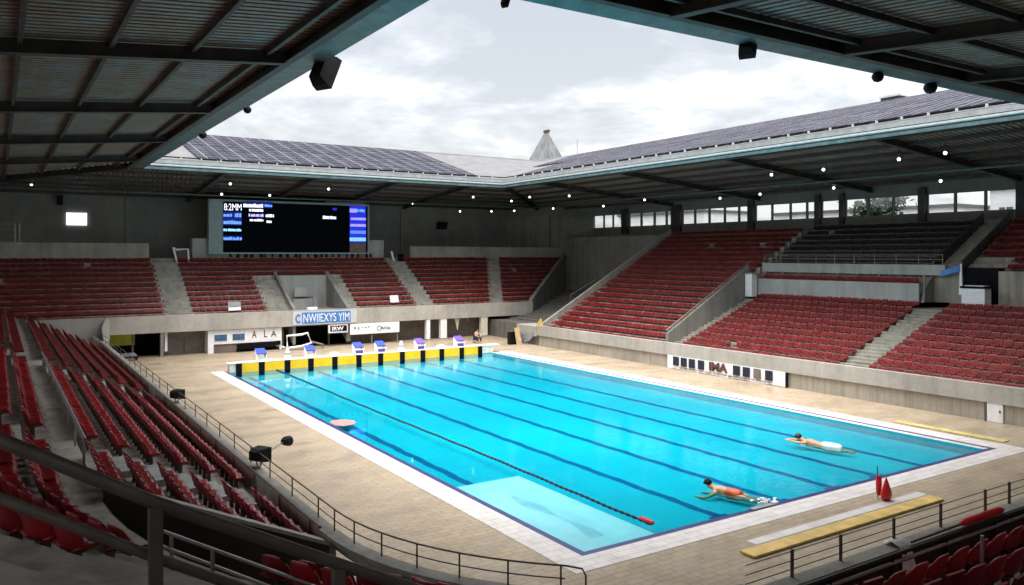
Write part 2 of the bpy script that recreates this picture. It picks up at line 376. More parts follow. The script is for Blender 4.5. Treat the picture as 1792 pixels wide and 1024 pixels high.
# lane rope
rp = [Vector((20.5, PY1-.1 - (PY1-PY0-1.0)*k/260, -.03 + .01*math.sin(k*.35))) for k in range(261)]
t = thing('lane_rope', 'dark navy lane rope with red float at its near end', 'lane rope', (20.5, 45, 0))
m = MB(); m.tube([(20.5 + .05*math.sin(p.y*.22), p.y, p.z) for p in rp], [.035 + .03*(k % 2) for k in range(261)], 8); m.build('float_line', 'navy', t)
MB().tube([(20.5, PY0+1.6, 0), (20.5, PY0+1.5, 0), (20.5, PY0+.9, .02), (20.5, PY0+.8, .02)], [.04, .10, .10, .04], 10).build('end_float', 'red', t, True)

# ================================================================== STANDS
CC = (16.6, 20.9); R0 = 8.8
def PL(y): return lambda s, z: (7.8 - s, y, z)
def PA(deg):
    c, sn = math.cos(R(deg)), math.sin(R(deg)); return lambda s, z: (CC[0] + (R0+s)*c, CC[1] + (R0+s)*sn, z)
def PN(x): return lambda s, z: (x, 12.1 - s, z)
def PR(y): return lambda s, z: (50 + s, y, z)
def PF(fx): return lambda s, z: (fx(84 + s), 84 + s, z)
def rows(s0, z0, n, tr, ri): return [(s0 + tr*k, z0 + ri*k, tr) for k in range(n)]
def prof(steps, send, zb=0, front=None):
    p = [(steps[0][0], zb)] if not front else [(0, zb), (0, front[0]), (front[1], front[0])]
    for k, (s, z, tr) in enumerate(steps):
        p.append((s, z)); p.append((steps[k+1][0] if k+1 < len(steps) else send, z))
    p.append((send, zb)); return p
def terrace(mb, pr, maps): return mb.loft([[f(s, z) for s, z in pr] for f in maps])
LOW = rows(.35, 1.9, 6, .9, .4)
UPP = [(5.75, 4.3, .6), (6.35, 4.45, .85), (7.2, 4.95, .85), (8.05, 5.4, .85), (8.9, 5.85, .85), (9.75, 6.3, .85), (10.6, 6.5, .9), (11.5, 6.75, .9), (12.4, 7.0, .9), (13.3, 7.3, 1)]
LW = thing('left_stand', 'concrete stepped stand at left running along the pool and curving round the near corner', 'grandstand', (3, 45, 0))
full = prof(LOW + UPP, 19.8, 0, (2.4, .33)); upper = prof(UPP, 19.8)
m = MB(); terrace(m, full, [PL(83.74), PL(20.9)]); m.build('terrace', 'terrace', LW)
m = MB(); terrace(m, upper, [PA(180 + a) for a in (0.001, 5, 10, 15, 20, 26)]); terrace(m, [(0, 0), (0, 2.4), (.33, 2.4), (.33, 1.0), (5.75, 1.0)] + upper[1:], [PA(206 + 7*a) for a in range(8)]); m.build('corner_terrace', 'terrace', LW)
m = MB(); m.loft([[PA(a)(5.70, .01), PA(a)(5.70, 4.27), PA(a)(5.745, 4.27), PA(a)(5.745, .01)] for a in range(180, 256, 5)]); m.build('stairwell_shade', 'painted_shade', LW)  # added sheet whose dark colour stands for shade in the stairwell
m = MB(); m.loft([[PA(a)(.335, 1.01), PA(a)(.335, 2.34), PA(a)(.36, 2.34), PA(a)(.36, 1.01)] for a in range(207, 256, 4)]); m.build('ledge_shade', 'painted_shade', LW)  # dark sheet painting the shade on the inner ledge face
m = MB(); pr = [(-.06, 1.95), (-.06, 2.47), (.36, 2.47), (.36, 2.35), (.02, 2.35), (.02, 1.95)]
terrace(m, pr, [PL(77.5), PL(20.9)] + [PA(180 + 75*k/15) for k in range(1, 16)]); m.build('ledge', 'concrete', LW)
def sloped(mb, f0, f1, pts, h, d=.02):      # a parapet that follows points (s, z) between two parallel maps
    top = [(s, z+h) for s, z in pts]; bot = [(s, z-d) for s, z in reversed(pts)]
    return mb.loft([[f(s, z) for s, z in top + bot] for f in (f0, f1)])
m = MB(); sloped(m, PL(20.62), PL(20.88), [(.3, 1.9), (5.7, 4.3)], .30, 2.3); m.build('parapet', 'painted_shade', LW)  # face coloured dark as if shaded, below the pale coping
m = MB(); sloped(m, PL(20.58), PL(20.90), [(.3, 2.202), (5.7, 4.602)], .10, 0); m.build('coping', 'concrete_front', LW)
def aisle(mb, mapf, a, b, steps, riser, lift=.004):    # a flight of half steps in an aisle between maps a and b
    q = []
    for s, z, tr in steps:
        q += [(s - tr*.5, z - riser + lift), (s - tr*.5, z - riser*.5), (s - .005, z - riser*.5), (s - .005, z + lift)]
    q += [(steps[-1][0], steps[-1][1] - .6), (steps[0][0] - steps[0][2]*.5, steps[0][1] - riser - .6)]
    mb.loft([[mapf(t)(x, y) for x, y in q] for t in (a, b)])
for a, b in ((25.6, 27.6), (48, 50)): m = MB(); aisle(m, PL, a, b, LOW[1:], .4); m.build('aisle_steps', 'light_wall', LW)
# near stand
NW = thing('near_stand', 'concrete stepped stand along the near end below the camera at right', 'grandstand', (30, 6, 0))
NR = rows(.36, 1.4, 10, 1.35, .4)
m = MB(); terrace(m, prof(NR, 14.6, 0, (2.4, .33)), [PN(14.35), PN(46)]); m.build('terrace', 'terrace', NW)
m = MB(); terrace(m, [(-.06, 1.95), (-.06, 2.47), (.36, 2.47), (.36, 1.45), (.331, 1.45), (.331, 2.35), (.02, 2.35), (.02, 1.95)], [PN(14.35), PN(46)]); m.build('ledge', 'concrete', NW)
m = MB(); m.box(14.4, 46, 11.70, 11.735, 1.42, 2.33); m.build('ledge_shade', 'painted_shade', NW)  # shade behind the near ledge, put in as a dark sheet
# right stand
RS = thing('right_stand', 'large concrete stand on the right with aisles, a press gallery and black upper tier', 'grandstand', (60, 40, 0))
RL = rows(.35, 1.75, 11, 1.03, .4); RLB = rows(.35, 1.75, 22, .9, .5); RU = rows(13.35, 8.75, 8, .95, .52)
LBE = 71.8
m = MB(); terrace(m, prof(RLB, 23), [PR(52.5), PR(LBE)]); m.build('terrace', 'terrace', RS)
m = MB(); terrace(m, prof(RL, 23), [PR(4), PR(52.49)]); m.build('terrace', 'terrace', RS)
m = MB(); terrace(m, prof(RU + [(20.95, 13.0, 1)], 23, 6.2), [PR(35.3), PR(52.49)]); terrace(m, prof(RU + [(20.95, 13.0, 1)], 23, 6.2), [PR(4), PR(33.2)])
m.build('upper_terrace', 'terrace', RS)
m = MB(); terrace(m, prof(RU + [(20.95, 13.0, 1)], 23, 6.2), [PR(33.21), PR(35.29)]); m.build('upper_landing', 'step', RS)
m = MB(); aisle(m, PR, 33.3, 35.2, RU[1:], .52); m.build('upper_steps', 'step', RS)
m = MB(); m.box(49.93, 50.36, 4, LBE+.4, 1.15, 2.22); m.build('fascia', 'concrete_front', RS)
m = MB(); m.box(50.12, 50.34, 4, LBE+.2, 0, 1.149); m.build('base_wall', 'board_y', RS)
m = MB(); aisle(m, PR, 33.4, 35.4, RL[1:], .4); m.build('aisle_steps', 'step', RS)
m = MB(); aisle(m, PR, 51.35, 52.3, RL[1:], .4); m.build('aisle_steps', 'step', RS)
m = MB(); sloped(m, PR(52.42), PR(52.75), [(.6, 2.1), (11.4, 8.1)], .85, 3.2); m.build('side_wall', 'grey_wall', RS)
m = MB()
for k in range(10): m.tube([PR(52.58)(.8 + 1.15*k, 3.05 + .64*k), PR(52.58)(.8 + 1.15*k, 3.35 + .64*k)], .035, 6)
m.tube([PR(52.58)(.5, 3.2), PR(52.58)(11.6, 9.35)], .05, 8); m.build('handrail', 'pipe_pale', RS)
m = MB(); sloped(m, PR(LBE), PR(LBE+.3), [(.5, 2.0), (19.8, 12.7)], .45, 2.2); m.build('side_wall', 'concrete', RS)
# press gallery
m = MB(); m.box(61.5, 61.72, 35.6, 52.1, 6.15, 7.72); m.build('gallery_front', 'light_wall', RS)
m = MB(); m.box(61.75, 63.3, 35.6, 52.1, 6.9, 7.05); m.build('gallery_floor', 'terrace', RS)
m = MB(); m.box(62.95, 63.3, 34.3, 52.2, 8.36, 9.2); m.build('gallery_band', 'light_wall', RS)
for k in range(9):
    y = 36.0 + k*1.97; MB().box(62.98, 63.06, y, y+.09, 7.05, 8.36).build('gallery_post', 'pipe_pale', RS)
m = MB()
for z in (9.62, 10.0): m.tube([(63.12, 34.5, z), (63.12, 52.1, z)], .03, 6)
for k in range(10): m.tube([(63.12, 34.6 + 1.94*k, 9.2), (63.12, 34.6 + 1.94*k, 10.0)], .03, 6)
m.build('gallery_rail', 'pipe_pale', RS)
m = MB()                                       # curved glass-sided stair screen
pts = [(61.6, 35.4, 6.2), (61.9, 35.4, 7.2), (62.5, 35.4, 7.9), (63.2, 35.4, 8.3), (63.4, 35.4, 8.35), (63.4, 35.4, 6.2)]
m.prism(pts, (0, .08, 0)); m.build('stair_screen', 'grey_wall', RS)
m = MB(); m.tube([(61.6, 35.36, 6.2), (61.9, 35.36, 7.2), (62.5, 35.36, 7.9), (63.2, 35.36, 8.3), (63.4, 35.36, 8.36)], .05, 8); m.tube([(61.75, 35.3, 8.5), (61.75, 35.3, 6.2)], .06, 8); m.build('screen_rail', 'pipe_pale', RS)
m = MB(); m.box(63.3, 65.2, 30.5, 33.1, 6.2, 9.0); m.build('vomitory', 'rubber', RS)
m = MB(); sloped(m, PR(33.05), PR(33.2), [(13.2, 9.0), (20.9, 13.1)], .5, .4); m.build('stair_wall', 'steel', RS)
m = MB(); sloped(m, PR(35.3), PR(35.45), [(13.2, 9.0), (20.9, 13.1)], .5, .4); m.build('stair_wall', 'steel', RS)
# corner wall and ramp
m = MB(); m.box(70, 70.3, 72.2, 94.4, 0, 12.5); m.build('corner_wall', 'grey_wall', RS)
m = MB(); pr = [(51.4, 0), (51.4, 2.0), (54.0, 2.0)]
for k in range(14): pr += [(54.0 + 1.14*k, 2.0 + .21*(k+1)), (54.0 + 1.14*(k+1), 2.0 + .21*(k+1))]
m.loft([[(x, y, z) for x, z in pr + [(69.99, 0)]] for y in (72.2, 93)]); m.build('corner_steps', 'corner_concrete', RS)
m = MB(); m.tube([(56, 73.2, 3.0), (56.4, 73.2, 4.3), (57.2, 73.2, 4.8), (66, 73.2, 8.6)], .06, 8); m.tube([(57.5, 76, 4), (57.5, 76, 5.2), (66, 76, 9.2)], .05, 8); m.build('corner_rail', 'pipe_pale', RS)
# far stand
FS = thing('far_stand', 'concrete stand across the far end with stairs and a central entrance under the scoreboard', 'grandstand', (30, 90, 0))
FR = rows(.35, 3.65, 12, .85, .5)
mitre = lambda y: min(57 + 1.3*(y - 84), 69.95)
a3l = lambda y: 51.4 + .56*(y - 84); a3r = lambda y: 53.0 + .56*(y - 84)
con = lambda x: (lambda y: x)
fp = prof(FR, 10.55, 3.2)
m = MB()
terrace(m, fp, [PF(con(-10)), PF(con(14.3))]); terrace(m, fp, [PF(con(16.6)), PF(con(24.4))]); terrace(m, fp, [PF(con(34.3)), PF(con(41.9))]); terrace(m, fp, [PF(con(44.0)), PF(a3l)]); terrace(m, fp, [PF(a3r), PF(mitre)])
up8 = prof(FR[8:], 10.55, 3.2); terrace(m, up8, [PF(con(24.4)), PF(con(34.3))])
m.build('terrace', 'terrace', FS)
def FA(a, b, steps=FR):
    q = MB(); ds = []
    for s, z, tr in steps: ds += [(s, z, tr/2), (s + tr/2, z + .25, tr/2)]
    terrace(q, prof(ds[:-1], 10.55, 3.2), [PF(a), PF(b)]); q.build('aisle_steps', 'step', FS)
FA(con(14.3), con(16.6)); FA(con(41.9), con(44.0)); FA(a3l, a3r)
FA(con(24.4), con(26.6), FR[:8]); FA(con(33.1), con(34.3), FR[:8])
m = MB(); m.box(26.9, 32.6, 84.35, 91.1, 3.2, 3.9); m.build('entrance_floor', 'step', FS)
m = MB(); m.box(26.9, 32.6, 90.6, 90.95, 3.9, 7.6); m.build('entrance_back_wall', 'light_wall', FS)
for a, b in ((26.6, 26.9), (32.6, 33.1)):
    m = MB(); sloped(m, PF(con(a)), PF(con(b)), [(.2, 4.0), (7.3, 7.8)], .25, 3.6); m.build('entrance_wall', 'grey_wall', FS)
m = MB(); m.box(28.6, 30.6, 89.9, 90.0, 5.2, 6.3); m.box(28.2, 31.0, 89.2, 89.4, 3.9, 5.0); m.box(30.5, 30.62, 88.9, 89.0, 3.9, 5.6); m.build('entrance_screen', 'light_wall', FS)
m = MB(); m.box(8.9, 57, 83.75, 84.345, 2.4, 4.05); m.box(-10, 8.9, 83.75, 84.345, 0, 4.05)
m.prism([(57, 83.75, 2.4), (57, 83.75, 4.05), (57.35, 83.75, 4.05), (57.35, 83.75, 3.0)], (.0, .55, 0.0)); m.build('fascia', 'concrete_front', FS)
m = MB(); m.loft([[(7.86, 77.5, 0), (8.2, 77.5, 0), (8.2, 77.5, 2.5), (7.86, 77.5, 2.5)], [(8.0, 80.5, 0), (8.4, 80.3, 0), (8.4, 80.3, 3.4), (8.0, 80.5, 3.4)], [(8.6, 83.7, 0), (9.0, 83.7, 0), (9.0, 83.7, 4.0), (8.6, 83.7, 4.0)]]); m.build('corner_wall', 'concrete_front', FS)
m = MB()
m.loft([[(57, 84.2, 0), (57.35, 83.9, 0), (57.35, 83.9, 4.3), (57, 84.2, 4.3)], [(69.6, 93.9, 0), (69.95, 93.6, 0), (69.95, 93.6, 10.2), (69.6, 93.9, 10.2)]]); m.build('end_wall', 'grey_wall', FS)
m = MB(); m.box(-10, 14.0, 94.6, 94.95, 8.5, 11.25); m.build('parapet', 'concrete', FS)
m = MB(); m.box(-10, 73, 94.95, 101.3, 8.9, 9.6); m.build('concourse', 'terrace', FS)
m = MB(); m.box(45.4, 58.3, 94.6, 94.95, 8.5, 11.1); m.build('parapet', 'concrete', FS)
m = MB(); m.box(58.33, 70, 94.62, 94.95, 8.5, 11.05); m.build('parapet', 'concrete', FS)
m = MB(); m.box(18.6, 41.9, 95.2, 96.4, 9.6, 11.85); m.build('scoreboard_base', 'light_wall', FS)
m = MB()
for k in range(22):
    x = 22.6 + k*.83 + random.uniform(-.15, .15); m.box(x, x + random.uniform(.15, .45), 95.1, 95.2, 9.62 + random.uniform(0, .1), 10.1 + random.uniform(-.05, .1))
m.build('vent', 'black', FS)
# outer walls
t = thing('left_back_wall', 'dark wall behind the left stand with an added high opening that lets in light', 'wall', (-12.2, 50, 0))  # unseen wall; its high opening is added to light the near-left seats
m = MB(); m.box(-12.4, -12, -3.2, 101.3, 0, 11.5); m.box(-12.4, -12, -3.2, 101.3, 16, 17.2)
for k in range(13): m.box(-12.4, -12, -3.2 + 8.35*k, -2.6 + 8.35*k, 11.5, 16)
m.build('wall', 'dark_wall', t)
t = thing('near_back_wall', 'dark wall behind the near stand with an added high opening for extra light', 'wall', (30, -3, 0))  # high gap out of view, added for light from behind the camera
m = MB(); m.box(-12, 73, -3.2, -2.8, 0, 14.4); m.box(-12, 73, -3.2, -2.8, 16, 17.2)
for k in range(11): m.box(-12 + 8.4*k, -11.4 + 8.4*k, -3.2, -2.8, 14.4, 16)
m.build('wall', 'dark_wall', t)
t = thing('far_back_wall', 'tall dark concrete wall behind the far stand, carrying the scoreboard corner', 'wall', (30, 101.5, 0))
MB().box(-12, 64.5, 101.3, 101.7, 0, 17.2).build('wall', 'dark_wall', t)
m = MB()
for x in (12.5, 33, 47): m.box(x, x+.5, 101.0, 101.29, 9.6, 17)
m.build('pilaster', 'dark_wall', t)
t = thing('corner_back_wall', 'pale concrete wall panels in the far right corner beside the windows', 'wall', (68, 96, 0))
def seg(mb, a, b, z0, z1, th):
    a, b = Vector(a), Vector(b); d = (b - a).normalized(); n = Vector((-d.y, d.x, 0))*th
    return mb.prism([(*a.xy, z0), (*b.xy, z0), (*b.xy, z1), (*a.xy, z1)], n)
seg(MB(), (64.5, 101.4, 0), (68.8, 96.1, 0), 8, 15.7, .3).build('panel', 'grey_wall', t)
seg(MB(), (68.95, 95.9, 0), (73, 91, 0), 8, 15.7, .3).build('panel', 'grey_wall', t)
seg(MB(), (64.5, 101.9, 0), (73.3, 91.2, 0), 8, 17.2, .3).build('wall', 'dark_wall', t)
# right back wall with a long strip of windows
RW = thing('right_back_wall', 'dark wall with a long strip of windows along the top of the right stand', 'wall', (73.2, 50, 0))
groups = [[(1037, 1056), (1058, 1072), (1074, 1090)], [(1101, 1121), (1124, 1144), (1147, 1165), (1168, 1177)], [(1194, 1215), (1218, 1240), (1243, 1267), (1270, 1292), (1295, 1311)],
          [(1322, 1350), (1353, 1382), (1385, 1411), (1414, 1428)], [(1438, 1471)], [(1480, 1517), (1522, 1562), (1565, 1609)], [(1623, 1670), (1674, 1723), (1727, 1780)], [(1800, 1870), (1876, 1950), (1956, 2040)]]
ys = []
for g in groups:
    for a, b in g: ys.append((on_x(b, 380, 73).y, on_x(a, 380, 73).y))
ys.sort(); ZS, ZT = 13.85, 15.65
m = MB(); m.box(73, 73.4, -3.2, 91.1, 0, ZS); m.box(73, 73.4, -3.2, 91.1, ZT, 17.2)
y0 = -3.2
for a, b in ys:
    if a - y0 > .55: m.box(73, 73.3, y0, a, ZS, ZT)
    else: m.box(73, 73.1, y0, a, ZS, ZT)
    y0 = b
m.box(73, 73.4, y0, 91.1, ZS, ZT); m.build('wall', 'dark_wall', RW)
m = MB()
for k, g in enumerate(groups[:-1]):
    a = on_x(g[-1][1], 380, 73).y; b = on_x(groups[k+1][0][0], 380, 73).y; m.box(72.6, 72.99, b+.05, a-.05, 12.9, 16.3)
m.build('pier', 'steel', RW)
for a, b in ys:
    f = MB(); f.box(72.98, 73.06, a, a+.04, ZS, ZT); f.box(72.98, 73.06, b-.04, b, ZS, ZT); f.box(72.98, 73.06, a+.04, b-.04, ZS, ZS+.05); f.box(72.98, 73.06, a+.04, b-.04, ZT-.05, ZT)
    fo = f.build('window', 'steel', RW)
    MB().box(73.02, 73.03, a+.04, b-.04, ZS+.05, ZT-.05).build('pane', 'glass', fo)
# far undercroft wall (recessed below the fascia)
U = thing('undercroft_wall', 'recessed grey wall with doors and dark openings under the far stand', 'wall', (30, 85.8, 0))
xo = lambda p: on_y(p, 600, 85.8).x
openings = [(xo(192), xo(231)), (xo(234), xo(281)), (xo(497), xo(575)), (xo(577), xo(606)), (xo(856), xo(896))]
m = MB(); x0 = 8.9
for a, b in openings: m.box(x0, a, 85.8, 86.1, 0, 2.6); x0 = b
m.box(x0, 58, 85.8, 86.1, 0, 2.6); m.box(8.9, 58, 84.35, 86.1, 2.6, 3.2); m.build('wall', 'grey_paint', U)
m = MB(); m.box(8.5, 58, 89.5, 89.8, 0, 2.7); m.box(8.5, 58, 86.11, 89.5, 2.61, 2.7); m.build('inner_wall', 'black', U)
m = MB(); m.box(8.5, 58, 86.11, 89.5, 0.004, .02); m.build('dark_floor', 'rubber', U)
for a, b in ((292, 320), (323, 361)): MB().box(xo(a), xo(b), 85.72, 85.79, .02, 2.4).build('door', 'grey_paint', U)
MB().box(xo(699), xo(744), 85.7, 85.79, .02, 2.4).build('door', 'brown_wall', U)
MB().box(xo(192), xo(236), 85.9, 85.95, 1.15, 2.45).build('green_panel', 'lime', U)

# ================================================================== ROOF
EX0, EX1, EY0, EY1, ZE, DD = 11.5, 51.0, 21.0, 81.0, 18.3, 24.0
CS = -.09; ZC0 = 18.75
def wing(label, A, B, o, rafters, panel=None):
    A, B, o = Vector((*A, 0)), Vector((*B, 0)), Vector((*o, 0)); L = (B - A).length; d = (B - A)/L
    P = lambda t, k, z: A + d*t + o*k + Vector((0, 0, z))
    mid = (A + B)/2; T = thing('roof_wing', label, 'roof', (mid.x, mid.y, ZE))
    zc = lambda k: ZC0 + CS*k
    # corrugated underside
    m = MB(); t = -DD; prev = None; k_ = 0
    while t < L + DD:
        for dt, zz in ((0, 0), (.29, 0), (.30, .17), (.45, .17), (.46, 0)):
            tt = t + dt; k0 = max(1.13, -tt, tt - L)
            if k0 >= DD: prev = None; continue
            cur = (P(tt, k0, zc(k0)+zz), P(tt, DD, zc(DD)+zz))
            if prev and dt: m.add([prev[0], cur[0], cur[1], prev[1]], [(0, 1, 2, 3)])
            prev = cur
        t += .46
    m.build('ceiling', 'ceiling', T)
    def strip(k0, k1, za, zb, zc_, zd):          # mitred bar along the eave: (k0, za..zb) to (k1, zc..zd)
        return [[P(-k0, k0, za), P(-k1, k1, zc_), P(-k1, k1, zd), P(-k0, k0, zb)], [P(L+k0, k0, za), P(L+k1, k1, zc_), P(L+k1, k1, zd), P(L+k0, k0, zb)]]
    MB().loft(strip(.31, 1.0, 18.09, 18.14, 18.19, 18.24)).build('soffit', 'steel_flange', T)
    m = MB(); m.loft(strip(1.0, 1.12, 18.12, 18.85, 18.12, 18.85)); m.build('eave_beam', 'steel', T)
    m = MB(); m.loft(strip(1.0, 1.34, 18.07, 18.118, 18.07, 18.118)); m.build('beam_flange', 'steel', T)
    m = MB(); g = [(.0, 18.58), (.0, 18.44), (.08, 18.37), (.3, 18.37), (.3, 18.52), (.08, 18.58)]
    m.loft([[P(-k, k, z) for k, z in g], [P(L+k, k, z) for k, z in g]]); m.build('gutter', 'gutter', T)
    MB().loft(strip(.10, .30, 18.29, 18.365, 18.29, 18.365)).build('shadow_strip', 'black', T)  # black strip painting a shadow line below the gutter
    MB().loft(strip(.0, .30, 18.05, 18.285, 18.10, 18.285)).build('fascia_board', 'steel_flange', T)
    MB().loft(strip(.18, .31, 18.585, 18.66, 18.585, 18.66)).build('shadow_strip', 'black', T)  # shadow line between gutter and fascia, drawn as a black strip
    MB().loft(strip(.20, .31, 18.665, 19.03, 18.665, 19.03)).build('fascia', 'fascia_metal', T)
    zr = lambda k: 19.08 + .286*(k - .35) if k < 18 else 19.08 + .286*17.65 - .286*(k - 18)
    m = MB(); m.loft([[P(-k, k, zr(k)), P(L+k, k, zr(k))] for k in (.35, 18.0, DD)], caps=False, closed=False); m.loft([[P(-k, k, zr(k)-.05), P(L+k, k, zr(k)-.05)] for k in (.35, 18.0, DD)], caps=False, closed=False)
    m.build('roof_sheet', 'roof_sheet', T)
    m = MB(); m.loft([[P(-k, k, z) for k, z in ((17.8, zr(17.8)+.02), (18, zr(18)+.14), (18.3, zr(18.3)+.02))], [P(L+k, k, z) for k, z in ((17.8, zr(17.8)+.02), (18, zr(18)+.14), (18.3, zr(18.3)+.02))]]); m.build('ridge_cap', 'roof_sheet', T)
    q = .9
    while panel and q < L: MB().obox(P(q, .75, zr(.75)+.1), d*.05, o*.08, (0, 0, .10)).build('snow_guard', 'gutter', T); q += 1.85
    m = MB(); m.loft(strip(.88, .93, zr(.9)+.08, zr(.9)+.2, zr(.9)+.08, zr(.9)+.2)); m.build('guard_rail', 'black', T)
    for r in rafters:
        k1 = DD if 0 <= r <= L else DD
        mm = MB(); a, b = P(r, 1.13, zc(1.13)-.33), P(r, k1, zc(k1)-.33); mm.beam(a, b, .14, .50); rf = mm.build('rafter', 'steel', T)
        mm = MB(); a, b = P(r, 1.4, zc(1.4)-.61), P(r, k1, zc(k1)-.61); mm.beam(a, b, .42, .05); mm.build('flange', 'steel', rf)
    for s_ in (0, 1):                                  # hip beams on the diagonals
        a = P(-1.2 if not s_ else L+1.2, 1.2, zc(1.2)-.35); b = P(-DD if not s_ else L+DD, DD, zc(DD)-.35); MB().beam(a, b, .3, .5).build('hip_beam', 'steel', T)
    k = 2.1
    while k < DD:
        MB().beam(P(-k+.3, k, zc(k)-.2), P(L+k-.3, k, zc(k)-.2), .16, .24).build('purlin', 'steel', T); k += 2.9
    mm = MB(); k = 12.5                                 # one deeper truss chord half way back
    mm.tube([P(-k+1, k, zc(k)-.95), P(L+k-1, k, zc(k)-.95)], .09, 6); mm.build('tie_rod', 'steel_flange', T)
    if panel:
        t0, t1, pw, over = panel
        for (ka, kb) in ((1.05, 9.05), (9.2, 17.5)):
            t = t0
            while t + pw <= t1 + (ka if over else 0):
                mm = MB(); a, b = t+.06, t+pw-.06
                lo = [P(a, ka, zr(ka)+.10), P(b, ka, zr(ka)+.10), P(b, kb, zr(kb)+.10), P(a, kb, zr(kb)+.10)]
                mm.loft([lo, [p + Vector((0, 0, .07)) for p in lo]])
                ob = mm.build('solar_panel', 'solar', T)
                uv = ob.data.uv_layers.new(name='UVMap')
                for lp in ob.data.loops:
                    v = ob.data.vertices[lp.vertex_index].co + T.location - A
                    uv.data[lp.index].uv = (v.dot(d) - a + .02, v.dot(o)*1.04 - ka + .02)
                t += pw
    return T
wing('dark corrugated roof over the left stand, seen from below', (EX0, EY1), (EX0, EY0), (-1, 0), [EY1 - y for y in (33.3, 47.1, 60.9, 74.7)])
wing('dark corrugated roof over the near stand, seen from below at upper right', (EX0, EY0), (EX1, EY0), (0, -1), [x - EX0 for x in (19.2, 28.6, 38.0, 47.4)])
wing('grey roof above the scoreboard with two rows of solar panels', (EX1, EY1), (EX0, EY1), (0, 1), [EX1 - x for x in (19.2, 28.6, 38.0, 47.4)], (EX1 - 48.2, EX1 - 15.2, 1.86, False))
wing('grey roof over the right stand covered in solar panels', (EX1, EY0), (EX1, EY1), (1, 0), [y - EY0 for y in (33.3, 47.1, 60.9, 74.7)], (1.0, 59.2, 1.94, True))
# ================================================================== SEATS
def shell(mb, fn, nu, nv, th):
    """a curved sheet with real thickness: fn(u, v) -> (point, normal)"""
    top = []; bot = []
    for j in range(nv+1):
        for i in range(nu+1):
            p, n = fn(-1 + 2*i/nu, j/nv); top.append(Vector(p)); bot.append(Vector(p) - Vector(n)*th)
    W_ = nu+1; N = len(top); fs = []
    for j in range(nv):
        for i in range(nu):
            a, b, c, d = j*W_+i, j*W_+i+1, (j+1)*W_+i+1, (j+1)*W_+i
            fs += [(a, b, c, d), (N+d, N+c, N+b, N+a)]
    for i in range(nu): fs += [(i+1, i, N+i, N+i+1), (nv*W_+i, nv*W_+i+1, N+nv*W_+i+1, N+nv*W_+i)]
    for j in range(nv): fs += [(j*W_, (j+1)*W_, N+(j+1)*W_, N+j*W_), ((j+1)*W_+nu, j*W_+nu, N+j*W_+nu, N+(j+1)*W_+nu)]
    mb.add(top + bot, fs)
def pan_fn(u, v):                         # v 0 front .. 1 rear
    lip = max(0, .25 - v)/.25
    return ((.285*u*(1 - .16*lip*u*u), .26 - .45*v - .07*lip*u*u, .40 - .11*lip**2 - .06*math.sin(min(1, v*1.1)*math.pi)*(1 - u*u) + .06*abs(u)**3), (0, 0, 1))
def back_fn(u, v):
    k = v**3
    return ((.285*u*(1 - .28*k*u*u), -.19 - .13*v + .11*u*u, .40 + .44*v - .13*k*abs(u)**3), (0, .96, .26))
seat0 = thing('seat', 'red seat', 'seat', (0, 0, 0), 'red seats')
m = MB(); shell(m, pan_fn, 6, 6, .03); seat_pan = m.build('seat_pan', 'seat_red', seat0, True)
m = MB(); shell(m, back_fn, 6, 6, .03); seat_back = m.build('backrest', 'seat_red', seat0, True)
m = MB(); m.box(-.05, .05, -.16, .16, .30, .345); m.box(-.04, .04, -.10, .0, .0, .30); m.build('bracket', 'pipe', seat0)
def lite(mb, x, y, z, rz, w, h, tilt, pan=.30):
    c, s_ = math.cos(rz), math.sin(rz)
    def T(px, py, pz): return (x + px*c - py*s_, y + px*s_ + py*c, z + pz)
    a = w*.5; b = w*.44; t = tilt
    vs = [T(-a, .30, pan-.10), T(a, .30, pan-.10), T(-a, .24, pan), T(a, .24, pan), T(-a, -.16, pan-.02), T(a, -.16, pan-.02), T(-a, -.26-t*.5, h*.88), T(a, -.26-t*.5, h*.88), T(-b, -.28-t, h), T(b, -.28-t, h), T(-b, -.34-t, h-.01), T(b, -.34-t, h-.01), T(-a, -.24, pan-.1), T(a, -.24, pan-.1)]
    fs = [(0, 1, 3, 2), (2, 3, 5, 4), (4, 5, 7, 6), (6, 7, 9, 8), (8, 9, 11, 10), (10, 11, 13, 12), (12, 13, 1, 0), (0, 2, 4, 12), (4, 6, 8, 10), (4, 10, 12), (1, 13, 5, 3), (5, 11, 9, 7), (5, 13, 11)]
    mb.cur = 0; o_ = len(mb.f); mb.add(vs, fs); mb.mi[o_+3] = 1; mb.mi[o_+4] = 1
cands = []; rest = MB(); nblack = MB()
SP = .66
def proj(x, y, z):
    d = FW[0]*x + FW[1]*y
    if d < 1: return None
    return CX + F*(RT[0]*x + RT[1]*y)/d, HY + F*(HC - z)/d, d
allrows = [(k, s + .47, z) for k, (s, z, tr) in enumerate(LOW)] + [(6 + k, s + .47, z) for k, (s, z, tr) in enumerate(UPP[1:6])]
def rowname(k): return ('%s row up' % ORD[k]) if k < 6 else ('%s row above walkway' % ORD[k-6])
